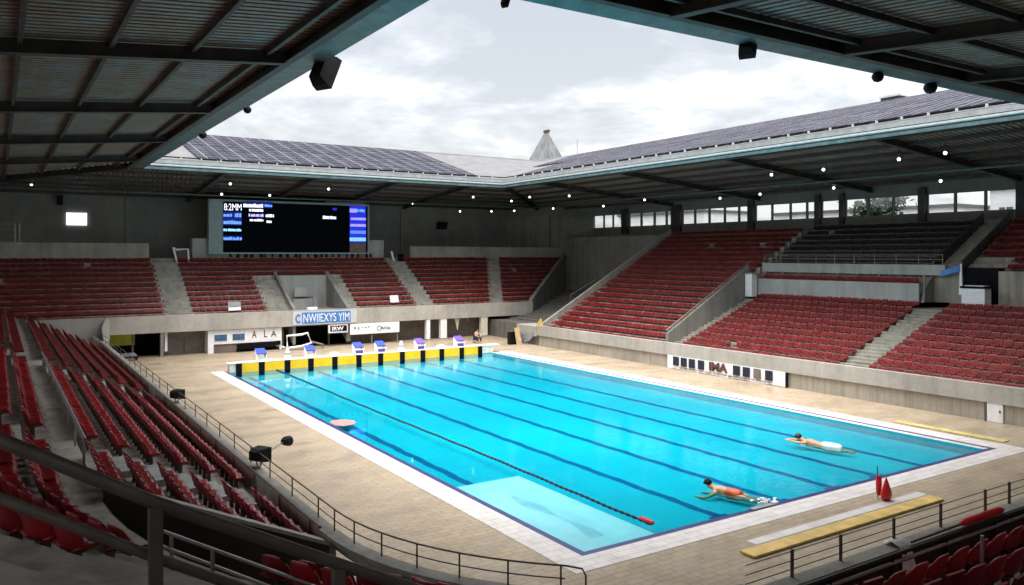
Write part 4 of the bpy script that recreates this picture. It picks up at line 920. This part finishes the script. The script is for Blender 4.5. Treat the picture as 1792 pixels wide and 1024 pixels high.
t = thing('tarpaulin', 'grey tarpaulin sagging from the concrete plinth', 'tarpaulin', (50, 74.3, 0))
m = MB(); m.loft([[(49.9 - .3*math.sin(a*3.1), 72.8 + 2.6*a, 1.0 - .75*math.sin(a*3.1)**.8 - .1*a), (49.84 - .3*math.sin(a*3.1), 72.8 + 2.6*a, 1.35 - .25*math.sin(a*3.1))] for a in [k/8 for k in range(9)]], caps=False, closed=False); m.build('sheet', 'tarp', t)
t = thing('warning_board', 'small yellow and brown board propped at the front corner of the right stand', 'board', (50.4, 72.2, 2.2)); MB().prism([(50.3, 72.9, 2.2), (50.3, 71.6, 2.2), (50.3, 72.0, 3.0)], (.1, 0, 0)).build('board', 'mustard', t)
# right wall banner and door
YB0, YB1 = on_x(1168, 640, 49.85).y, on_x(1374, 670, 49.85).y
t = thing('banner', 'white banner with black blocks and red letters hung on the right pool wall', 'banner', (49.85, (YB0+YB1)/2, 0))
m = MB(); m.loft([[(49.86 + .03*math.sin(k*1.3), YB0 + (YB1-YB0)*k/24, .03 + .03*math.sin(k*.9)), (49.86 + .02*math.sin(k*1.7), YB0 + (YB1-YB0)*k/24, 1.16), (49.90, YB0 + (YB1-YB0)*k/24, 1.16), (49.90, YB0 + (YB1-YB0)*k/24, .03)] for k in range(25)]); m.build('cloth', 'white', t)
L_ = YB1 - YB0
for u in (.06, .135, .21, .295, .60, .68, .765, .855):
    MB().box(49.78, 49.82, YB0 + L_*(u+.055), YB0 + L_*u, .34, 1.10).build('block', 'navy' if u != .765 else 'brown_wall', t)
text('lettering', 'IMA', (49.79, YB0 + L_*.395, .38), (0, -1, 0), (0, 0, 1), .74, 'rust', t, abs(L_)*.16, .015, .05)
text('lettering', 'zorgschelor ten haar sudwlen genemekgen in Merk et', (49.79, YB0 + L_*.12, .12), (0, -1, 0), (0, 0, 1), .17, 'rust', t, abs(L_)*.78)
MB().box(49.84, 49.97, YB1 - .18, YB1 - .02, .02, 1.1).build('end_strip', 'rubber', t)
p, r_ = on_x(1728, 735, 50.05), on_x(1756, 738, 50.05)
t = thing('wall_hatch', 'white hatch door in the right pool wall near the right edge', 'door', (50.05, p.y, 0)); MB().box(49.98, 50.1, r_.y, p.y, .02, 1.28).build('door', 'white', t); MB().box(49.95, 50.1, p.y+.03, p.y+.14, 0, 1.35).build('frame', 'pipe', t); MB().box(49.93, 49.979, r_.y+.12, r_.y+.2, .6, .75).build('handle', 'pipe', t)

# ================================================================== DECK AND POOL OBJECTS
t = thing('yellow_board', 'long mustard yellow board lying on the deck by the near railing', 'board', (26.6, 18, 0))
MB().box(20.9, 32.3, 17.65, 18.25, .03, .10).build('board', 'mustard', t)
for x in (22, 26.5, 31): MB().box(x, x+.2, 17.75, 18.15, .0, .029).build('support', 'pipe', t)
struct('deck_marking', MB().box(22, 32.6, 18.5, 18.95, .002, .008), 'coping')
solid('yellow_mat', MB().box(44.95, 45.6, 21.4, 27.6, .013, .05), 'mat_yellow', 'long faded yellow mat on the deck at the far side of the pool', 'mat', (45.2, 24.5, 0))
p = on_z(1551, 876, 0)
t = thing('rescue_float', 'bright red teardrop shaped rescue float standing on the near coping', 'rescue float', p)
m = MB(); m.lathe([(.0, 0), (.12, .01), (.24, .08), (.30, .22), (.28, .36), (.2, .55), (.11, .75), (.04, .9), (.01, .96)], p, 16, 1, .6); m.build('body', 'red', t, True); m = MB(); m.tube([p + Vector((0, 0, .93)), p + Vector((.03, 0, 1.0)), p + Vector((0, 0, 1.04))], .012, 6); m.build('loop', 'red', t)
p2 = on_z(1538, 872, 0)
t = thing('red_roll', 'narrow red roll hanging on a thin pole beside the teardrop float', 'rescue tube', p2)
m = MB(); m.tube([p2 + Vector((0, 0, .12)), p2 + Vector((-.02, 0, .3)), p2 + Vector((0, 0, .6)), p2 + Vector((0, 0, .86)), p2 + Vector((0, 0, .95))], [.05, .10, .12, .11, .04], 10); m.build('roll', 'red', t, True); MB().tube([p2 + Vector((-.08, 0, 0)), p2 + Vector((-.1, 0, 1.35))], .018, 6).build('pole', 'pipe_dark', t)
p = on_z(601, 739, -.05); t = thing('float_mat', 'pinkish red foam mat floating in the nearest lane', 'float mat', p)
m = MB(); m.loft([[(p.x + .75*math.cos(a)*k, p.y + .95*math.sin(a)*k*(1 - .25*math.cos(a)), z) for a in [2*math.pi*i/9 for i in range(9)]] for k, z in ((.96, -.09), (1, -.06), (.93, -.045))]); m.build('mat', 'pink', t);
t = thing('edge_grate', 'short grey grate on the pool edge at the feet of the near swimmer', 'grate', (25.3, 21.1, 0))
MB().box(24.8, 26.0, 20.98, 21.22, .015, .06).build('grate', 'tarp', t); MB().box(26.05, 26.3, 21.0, 21.2, .015, .12).build('bracket', 'white', t)
t = thing('draped_cloth', 'pale cloth draped over the ledge of the near stand', 'cloth', (19.7, 12, 1.6))
m = MB(); x0 = 19.35
m.loft([[(x0 + u*(.62 - .18*k_/5) + .05*k_/5 + .02*math.sin(z_*9), y_ - .03*math.sin(u*10 + z_*3), z_ + .02*math.sin(u*8)) for k_, (y_, z_) in enumerate(((11.52, 1.5), (11.60, 1.9), (11.68, 2.3), (11.74, 2.52), (12.0, 2.62), (12.2, 2.5)))] for u in [k/10 for k in range(11)]], caps=False, closed=False)
m.build('cloth', 'cloth', t, True); 
t = thing('red_tube', 'bright red padded tube lying along the front of the near stand', 'tube', (23, 11.7, 2.2))
MB().tube([(22.3, 11.72, 2.58), (22.5, 11.72, 2.60), (24.4, 11.72, 2.60), (24.6, 11.72, 2.58)], [.05, .10, .10, .05], 10).build('pad', 'red', t, True); MB().tube([(19.9, 11.72, 2.55), (22.4, 11.72, 2.58)], .03, 6).build('rod', 'rust', t)
for nm, px, py, y_, w_, lab in (('notice', 411, 536, 84.6, 1.25, 'white and grey notice board left on seats near the left stairs of far stand'), ('notice', 691, 523, 85.6, 1.1, 'white sheet lying on red seats right of the central entrance')):
    p = on_y(px, py, y_); t = thing('seat_notice', lab, 'notice', p); MB().prism([(p.x-w_/2, y_, p.z-.45), (p.x+w_/2, y_, p.z-.4), (p.x+w_/2-.05, y_+.25, p.z+.4), (p.x-w_/2, y_+.25, p.z+.4)], (0, .03, 0)).build('sheet', 'white', t)
    if px < 500: MB().prism([(p.x-w_/2, y_-.01, p.z+.05), (p.x+w_/2, y_-.01, p.z+.05), (p.x+w_/2, y_+.2, p.z+.46), (p.x-w_/2, y_+.2, p.z+.46)], (0, .02, 0)).build('grey_half', 'tarp', t)
p = on_y(547, 541, 84.4); solid('white_box', MB().box(p.x-.55, p.x+.55, 84.4, 84.9, 3.91, 4.32), 'white', 'low white box behind the ledge at the central entrance', 'box', (p.x, 84.6, 3.9))
m = MB()
for k in range(5): lite(m, 27.4 + k*.78, 84.75, 3.9, R(180), .7, .6, .02)
# press stand items on the right stand
t = thing('commentary_desk', 'white desk with a dark top beside the gallery at right', 'desk', (62.2, 31.6, 6.1))
MB().box(61.75, 62.7, 30.7, 32.4, 6.15, 7.45).build('desk', 'white', t); MB().box(61.7, 62.75, 30.6, 32.5, 7.46, 7.62).build('top', 'rubber', t); MB().box(61.8, 62.6, 30.8, 32.2, 7.621, 7.68).build('sheet', 'white', t)
t = thing('side_banner', 'blue and white banner on a white post at the gallery stairs', 'banner', (63, 33, 6.5)); MB().prism([(62.9, 33.2, 6.9), (62.9, 32.95, 6.9), (62.9, 33.0, 9.3), (62.9, 33.12, 9.3)], (.1, 0, 0)).build('post', 'white', t); MB().prism([(62.85, 33.1, 9.2), (62.85, 34.6, 8.7), (62.85, 34.6, 8.3), (62.85, 33.1, 8.7)], (.04, 0, 0)).build('cloth', 'lit_cyan' if False else 'sky_blue', t)
p = on_x(1303, 497, 61.0); t = thing('white_cabinet', 'white upright cabinet at the left end of the gallery wall', 'cabinet', p); MB().box(60.6, 61.3, 51.5, 52.3, 6.0, 8.1).build('body', 'white', t); MB().box(60.57, 61.33, 51.47, 52.33, 8.1, 8.2).build('lid', 'pale_metal', t)

# ================================================================== PEOPLE
def figure(name, pts, edges, mat, parent, root=0, sub=2, smooth=True):
    me = bpy.data.meshes.new(name); off = parent.location
    me.from_pydata([tuple(Vector(p[:3]) - off) for p in pts], edges, [])
    o = bpy.data.objects.new(name, me); C.objects.link(o)
    o.modifiers.new('Skin', 'SKIN'); sv = me.skin_vertices[0].data
    for i, p in enumerate(pts):
        r_ = p[3] if isinstance(p[3], tuple) else (p[3], p[3]); sv[i].radius = r_; sv[i].use_root = (i == root)
    o.modifiers.new('Sub', 'SUBSURF').levels = sub; o.modifiers['Sub'].render_levels = sub
    bpy.context.view_layer.update(); dg = bpy.context.evaluated_depsgraph_get()
    nm = bpy.data.meshes.new_from_object(o.evaluated_get(dg)); bpy.data.objects.remove(o)
    nm.materials.clear(); nm.materials.append(M[mat]); nm.polygons.foreach_set('use_smooth', [True]*len(nm.polygons))
    q = bpy.data.objects.new(name, nm); C.objects.link(q); q.parent = parent; return q
def swimmer(label, head, feet, arms, suit, suit_rng, hat):
    head, feet = Vector(head), Vector(feet); ax = (head - feet).normalized(); Lb = (head - feet).length; sd = Vector((ax.y, -ax.x, 0)).normalized(); k = Lb/1.66
    t = thing('person', label, 'person', ((head + feet)/2))
    P = lambda a, s_, z: head - ax*(a*k) + sd*(s_*k) + Vector((0, 0, z*k))     # a metres behind the head, s sideways
    pts = [(P(.84, 0, -.02), .135), (P(.62, 0, 0), .125), (P(.40, 0, .02), .15), (P(.24, 0, .03), .12), (P(.14, 0, .06), .06), (P(.02, 0, .12), .10), (P(-.07, 0, .13), .085)]
    eds = [(0, 1), (1, 2), (2, 3), (3, 4), (4, 5), (5, 6)]
    for s_ in (-1, 1):
        b = len(pts); pts += [(P(.92, .09*s_, -.03), .09), (P(1.28, .10*s_, -.05), .065), (P(1.62, .08*s_, -.04), .045), (P(1.80, .10*s_, -.06), (.04, .028)), (P(1.88, .10*s_, -.07), (.03, .015))]
        eds += [(0, b), (b, b+1), (b+1, b+2), (b+2, b+3), (b+3, b+4)]
        b = len(pts)
        if arms == 'forward': a_ = [(P(.26, .19*s_, .03), .06), (P(.02, .20*s_, .0), .045), (P(-.26, .12*s_, .02), .036), (P(-.34, .10*s_, .02), (.034, .02)), (P(-.44, .08*s_, .02), (.03, .012))]
        else: a_ = [(P(.26, .20*s_, -.02), .06), (P(.10, .34*s_, -.14), .045), (P(-.14, .26*s_, -.20), .036), (P(-.22, .23*s_, -.20), (.034, .02)), (P(-.31, .21*s_, -.20), (.03, .012))]
        pts += a_; eds += [(3, b)] + [(b+i, b+i+1) for i in range(4)]
        for f in range(5):                       # fingers
            h = P(0, 0, 0); tip = Vector(pts[b+4][0]); wr = Vector(pts[b+3][0]); dr = (tip - wr).normalized(); n = len(pts)
            pts.append((tip + dr*(.055 - .012*abs(f-1.6))*k + sd*((f-2)*.020*k), .009)); eds.append((b+4, n))
    pts = [(*p, (r_[0]*k, r_[1]*k) if isinstance(r_, tuple) else r_*k) for p, r_ in pts]
    figure('body', [(p[0], p[1], p[2], p[3]) for p in pts], eds, 'skin', t)
    c = P(-.04, 0, .15); m = MB(); m.lathe([(.125*k*math.sin(math.pi/2*a/5), .14*k*math.cos(math.pi/2*a/5)) for a in range(5, -1, -1)][::1] if True else [], c, 14); m.build('cap', hat, t, True)
    f = P(-.155, 0, .12); m = MB(); m.lathe([(.005, -.02*k), (.018*k, -.01*k), (.01*k, .03*k)], f, 8); m.build('nose', 'skin', t)
    m = MB()
    for s_ in (-1, 1): e_ = P(-.145, .04*s_, .155); m.lathe([(.004, -.014*k), (.02*k, 0), (.004, .014*k)], e_, 8)
    m.build('goggles', 'rubber', t)
    a, b = suit_rng; n = 5
    sp = [(P(a + (b - a)*i/n, 0, .0 if a < .9 else -.03), (.165 if a < .9 else .15)*k if i not in (0, n) else .13*k) for i in range(n+1)]
    figure('swimsuit', [(*p, r_) for p, r_ in sp], [(i, i+1) for i in range(n)], suit, t)
    return t
h1 = on_z(1241, 852, .0); f1 = on_z(1342, 872, .0)
s1 = swimmer('swimmer in a dark cap and orange red suit near the near edge of the pool', (h1.x, h1.y, -.10), (f1.x, f1.y, -.12), 'low', 'orange_suit', (.45, 1.0), 'black')
h2 = on_z(1399, 770, 0); f2 = on_z(1486, 784, 0)
s2 = swimmer('swimmer with arms stretched ahead and white lower body in the far lanes', (h2.x, h2.y, -.10), (f2.x, f2.y, -.12), 'forward', 'trousers_white', (.72, 1.45), 'hair')
# splash of foam behind the nearest swimmer: individual flat foam lumps in one mesh
m = MB()
for k in range(34):
    a = random.uniform(0, 6.28); r_ = random.random()**.7; c = (f1.x - .25 + r_*.7*math.cos(a), f1.y - .1 + r_*.45*math.sin(a), -.055)
    s_ = random.uniform(.02, .075); m.lathe([(s_, 0), (s_*.8, s_*.4), (s_*.2, s_*.6)], c, 7)
o = m.build('foam', 'white'); tag(o, 'white splash of foam at the feet of the near swimmer', 'foam', None, 'stuff')
# seated person by the pale pillar
p = on_z(838, 601, 0); bx, by = p.x, p.y + .6; kk = 1.25
t = thing('person', 'person in dark trousers and pale top sitting bent forward by the broad pale pillar', 'person', (bx, by, 0))
Q = lambda x, y, z: (bx + x*kk, by + y*kk, z*kk)
pts = [(*Q(0, 0, .52), .17*kk), (*Q(-.02, -.06, .72), .15*kk), (*Q(-.03, -.2, .95), .17*kk), (*Q(-.03, -.28, 1.05), .07*kk), (*Q(-.03, -.36, 1.16), .10*kk), (*Q(-.03, -.38, 1.24), .085*kk)]
eds = [(0, 1), (1, 2), (2, 3), (3, 4), (4, 5)]
for s_ in (-1, 1):
    b = len(pts); pts += [(*Q(.13*s_, -.08, .5), .10*kk), (*Q(.22*s_, -.48, .52), .08*kk), (*Q(.18*s_, -.5, .1), .05*kk), (*Q(.18*s_, -.68, .05), .04*kk)]; eds += [(0, b), (b, b+1), (b+1, b+2), (b+2, b+3)]
    b = len(pts); pts += [(*Q(.2*s_ - .03, -.2, .93), .06*kk), (*Q(.27*s_, -.38, .72), .045*kk), (*Q(.1*s_, -.55, .62), .036*kk), (*Q(.06*s_, -.62, .6), .03*kk)]; eds += [(2, b), (b, b+1), (b+1, b+2), (b+2, b+3)]
    for f in range(5): n = len(pts); pts.append((*Q(.06*s_ + (f-2)*.016, -.70 + .008*abs(f-2), .585), .010*kk)); eds.append((b+3, n))
figure('body', pts, eds, 'skin', t)
tr = [(*Q(0, .0, .51), .20*kk)]; te = []
for s_ in (-1, 1):
    b = len(tr); tr += [(*Q(.13*s_, -.08, .5), .125*kk), (*Q(.22*s_, -.49, .52), .10*kk), (*Q(.18*s_, -.5, .16), .075*kk)]; te += [(0, b), (b, b+1), (b+1, b+2)]
figure('trousers', tr, te, 'navy', t)
figure('shirt', [(*Q(0, -.02, .58), .185*kk), (*Q(-.02, -.08, .74), .17*kk), (*Q(-.03, -.2, .94), .185*kk), (*Q(-.03, -.24, 1.0), .13*kk)], [(0, 1), (1, 2), (2, 3)], 'cloth', t)
m = MB(); c = Q(-.03, -.37, 1.2); m.lathe([(.11*kk*math.sin(math.pi/2*a/5), .11*kk*math.cos(math.pi/2*a/5)) for a in range(5, -1, -1)], c, 12); m.build('hair', 'hair', t, True)
t = thing('stool', 'low dark stool under the seated person', 'stool', (bx, by, 0)); MB().box(bx-.3, bx+.3, by-.2, by+.3, .36, .42).build('seat', 'black', t)
for a in (-.25, .25):
    for b in (-.15, .25): MB().box(bx+a-.03, bx+a+.03, by+b-.03, by+b+.03, 0, .36).build('leg', 'black', t)

# ================================================================== OUTSIDE
sp = at_d(956, 446, 152); t = thing('concrete_spire', 'pointed concrete spire rising behind the roof corner', 'spire', (sp.x, sp.y, -1))
ang = math.atan2(-sp.y, -sp.x)
m = MB(); prof_ = [(14.0, -1), (8.6, 14), (3.6, 27.6), (.42, 33.2), (.36, 33.3)]
m.loft([[(sp.x + r_*math.cos(ang + k*math.pi/2), sp.y + r_*math.sin(ang + k*math.pi/2), z) for k in range(4)] for r_, z in prof_]); m.build('shaft', 'spire', t)
m = MB(); m.box(sp.x-.42, sp.x+.4, sp.y-.4, sp.y+.4, 33.31, 33.7); m.box(sp.x+.1, sp.x+.65, sp.y-.3, sp.y+.3, 33.4, 33.85); m.build('cap', 'rust', t)
p = on_x(1015, 268, 69.5); solid('antenna', MB().tube([(69, p.y, 23.9), (69, p.y, 26.3)], .05, 6), 'pipe_pale', 'thin antenna on the ridge of the right roof near the spire', 'antenna', (69, p.y, 24))
p = on_x(1565, 172, 69); t = thing('roof_vent', 'low dark vent box on the ridge of the right roof', 'roof vent', (69, p.y, 24.1)); m = MB(); m.box(68.3, 69.7, p.y-.9, p.y+.9, 23.9, 24.35); m.build('body', 'steel', t); MB().prism([(68.2, p.y-1, 24.36), (69.8, p.y-1, 24.36), (69.8, p.y-1, 24.42), (68.2, p.y-1, 24.52)], (0, 2, 0)).build('lid', 'pale_metal', t)
def apartment(x, y0, y1, h, label):
    t = thing('apartment_building', label, 'building', (x, (y0+y1)/2, -1)); MB().box(x, x+14, y0, y1, -1, h).build('wall', 'outer_wall', t)
    m = MB(); m.box(x-.3, x+14.3, y0-.3, y1+.3, h+.002, h+.5); m.build('roof', 'roof_sheet', t)
    z = 8.5
    while z < h - 2.4:
        y = y0 + 1.6
        while y < y1 - 2.5:
            f = MB().box(x-.08, x-.002, y, y+1.7, z, z+1.6).build('window', 'outer_window', t); MB().box(x-.14, x-.081, y+.8, y+.9, z, z+1.6).build('mullion', 'white', f); y += 4.1
        for_b = MB(); for_b.box(x-1.1, x-.002, y0+1, y1-1, z-.35, z-.2); for_b.build('balcony_slab', 'outer_wall', t); z += 3.1
apartment(118, 112, 138, 18.5, 'pale apartment block seen through the left windows of the right wall'); apartment(124, 66, 100, 17.4, 'long pale apartment block seen through the middle windows'); apartment(112, 30, 55, 18.6, 'tall pale apartment block seen through the right windows')
def tree(x, y, h, r_, label):
    t = thing('tree', label, 'tree', (x, y, -1)); m = MB(); rng = random.Random(int(x*7+y))
    m.tube([(x, y, -1), (x+.2, y, h*.35), (x-.1, y+.2, h*.62), (x, y, h*.9)], [.5, .38, .22, .05], 8)
    tips = []
    for k in range(11):
        a = rng.uniform(0, 6.28); z0 = h*rng.uniform(.35, .75); q_ = Vector((x + r_*.8*math.cos(a)*rng.uniform(.5, 1), y + r_*.8*math.sin(a)*rng.uniform(.5, 1), min(h*.97, z0 + h*rng.uniform(.1, .25)))); m.tube([(x, y, z0), ((x+q_.x)/2, (y+q_.y)/2, z0*.45+q_.z*.55+.2), q_], [.14, .09, .03], 6); tips.append(q_)
    m.build('trunk', 'bark', t); m = MB()
    for c in tips:
        for k in range(260):
            v = Vector((rng.gauss(0, 1), rng.gauss(0, 1), rng.gauss(0, .8)))*(r_*.26); p_ = c + v; a = Vector((rng.uniform(-1, 1), rng.uniform(-1, 1), rng.uniform(-1, 1))).normalized(); b = a.orthogonal().normalized()*rng.uniform(.16, .3); a *= rng.uniform(.25, .45); m.add([p_ - a, p_ + b, p_ + a, p_ - b], [(0, 1, 2, 3)])
    m.build('crown', 'leaf', t)
for px, x, h, r_, lab in ((1532, 96, 18.6, 3.2, 'dark leafy tree seen outside the windows of the right wall'),):
    p = on_x(px, 380, x); tree(x, p.y, h, r_, lab)

# ================================================================== LIGHT, SKY, CAMERA
SUN_EL, SUN_AZ = R(74), R(215)
wd = bpy.data.worlds.new('World'); S.world = wd; wd.use_nodes = True; nt = wd.node_tree
bg = nt.nodes['Background']; sk = nt.nodes.new('ShaderNodeTexSky'); sk.sky_type = 'NISHITA'; sk.sun_disc = False; sk.sun_elevation = SUN_EL; sk.sun_rotation = SUN_AZ; sk.air_density = 1.5; sk.dust_density = 3
tc = nt.nodes.new('ShaderNodeTexCoord'); sx = nt.nodes.new('ShaderNodeSeparateXYZ'); nt.links.new(tc.outputs['Generated'], sx.inputs[0])
def math_(op, a, b=None, c=None):
    n = nt.nodes.new('ShaderNodeMath'); n.operation = op
    for i, v in enumerate((a, b, c)):
        if v is None: continue
        if isinstance(v, (int, float)): n.inputs[i].default_value = v
        else: nt.links.new(v, n.inputs[i])
    return n.outputs[0]
zc_ = math_('MAXIMUM', sx.outputs[2], .0); den = math_('ADD', zc_, .16)
cb = nt.nodes.new('ShaderNodeCombineXYZ'); nt.links.new(math_('DIVIDE', sx.outputs[0], den), cb.inputs[0]); nt.links.new(math_('DIVIDE', sx.outputs[1], den), cb.inputs[1]); cb.inputs[2].default_value = CLOUD_SEED if 'CLOUD_SEED' in globals() else 3.3
n1 = noise(nt, cb.outputs[0], .9, 10, .56, .9); n2 = noise(nt, cb.outputs[0], 2.2, 8, .6, .3)
mixn = math_('ADD', math_('MULTIPLY', n1, .56), math_('MULTIPLY', n2, .44))
dt = nt.nodes.new('ShaderNodeVectorMath'); dt.operation = 'DOT_PRODUCT'; nt.links.new(tc.outputs['Generated'], dt.inputs[0]); dt.inputs[1].default_value = Vector((.47, .86, .205)).normalized()
lb = nt.nodes.new('ShaderNodeMapRange'); lb.interpolation_type = 'SMOOTHSTEP'; nt.links.new(dt.outputs['Value'], lb.inputs[0])
for i_, v_ in ((1, .955), (2, 1.0), (3, 0), (4, .10)): lb.inputs[i_].default_value = v_
mixn = math_('SUBTRACT', mixn, lb.outputs[0])
cl = ramp(nt, mixn, [(.40, (.56, .57, .60)), (.455, (.70, .705, .735)), (.505, (.95, .95, .96)), (.56, (1.16, 1.15, 1.14))])
# overcast sky: brighter towards the zenith
br = math_('MULTIPLY_ADD', math_('MAXIMUM', math_('SUBTRACT', zc_, .34), 0), 4.4, math_('MULTIPLY_ADD', zc_, -.35, .97))
cm = nt.nodes.new('ShaderNodeVectorMath'); cm.operation = 'SCALE'; nt.links.new(cl, cm.inputs[0]); nt.links.new(br, cm.inputs['Scale'])
sm = nt.nodes.new('ShaderNodeVectorMath'); sm.operation = 'SCALE'; nt.links.new(sk.outputs[0], sm.inputs[0]); sm.inputs['Scale'].default_value = .35
ad = nt.nodes.new('ShaderNodeVectorMath'); ad.operation = 'ADD'
c10 = nt.nodes.new('ShaderNodeVectorMath'); c10.operation = 'SCALE'; nt.links.new(cm.outputs[0], c10.inputs[0]); c10.inputs['Scale'].default_value = 7.4
nt.links.new(c10.outputs[0], ad.inputs[0]); nt.links.new(sm.outputs[0], ad.inputs[1]); nt.links.new(ad.outputs[0], bg.inputs['Color']); bg.inputs['Strength'].default_value = .1
sl = bpy.data.lights.new('sun', 'SUN'); sl.energy = 3.2; sl.angle = R(55); sl.color = (1, .97, .93); so = bpy.data.objects.new('sun', sl); C.objects.link(so)
dv = Vector((math.sin(SUN_AZ)*math.cos(SUN_EL), math.cos(SUN_AZ)*math.cos(SUN_EL), math.sin(SUN_EL))); so.rotation_euler = dv.to_track_quat('Z', 'Y').to_euler(); so.location = (30, 45, 60)
cam = bpy.data.cameras.new('camera'); co = bpy.data.objects.new('camera', cam); C.objects.link(co); co.location = (0, 0, HC); co.rotation_euler = (R(90), 0, -R(32.9))
cam.sensor_width = 36; cam.lens = 36*F/1792; cam.shift_y = -(512 - HY)/1792; cam.clip_end = 3000; cam.clip_start = .1; S.camera = co
S.view_settings.view_transform = 'Standard'; S.view_settings.look = 'None'; S.view_settings.exposure = .62; S.view_settings.gamma = 1
S.cycles.use_denoising = True; S.cycles.max_bounces = 8; S.cycles.diffuse_bounces = 4; S.cycles.glossy_bounces = 3; S.cycles.transparent_max_bounces = 12
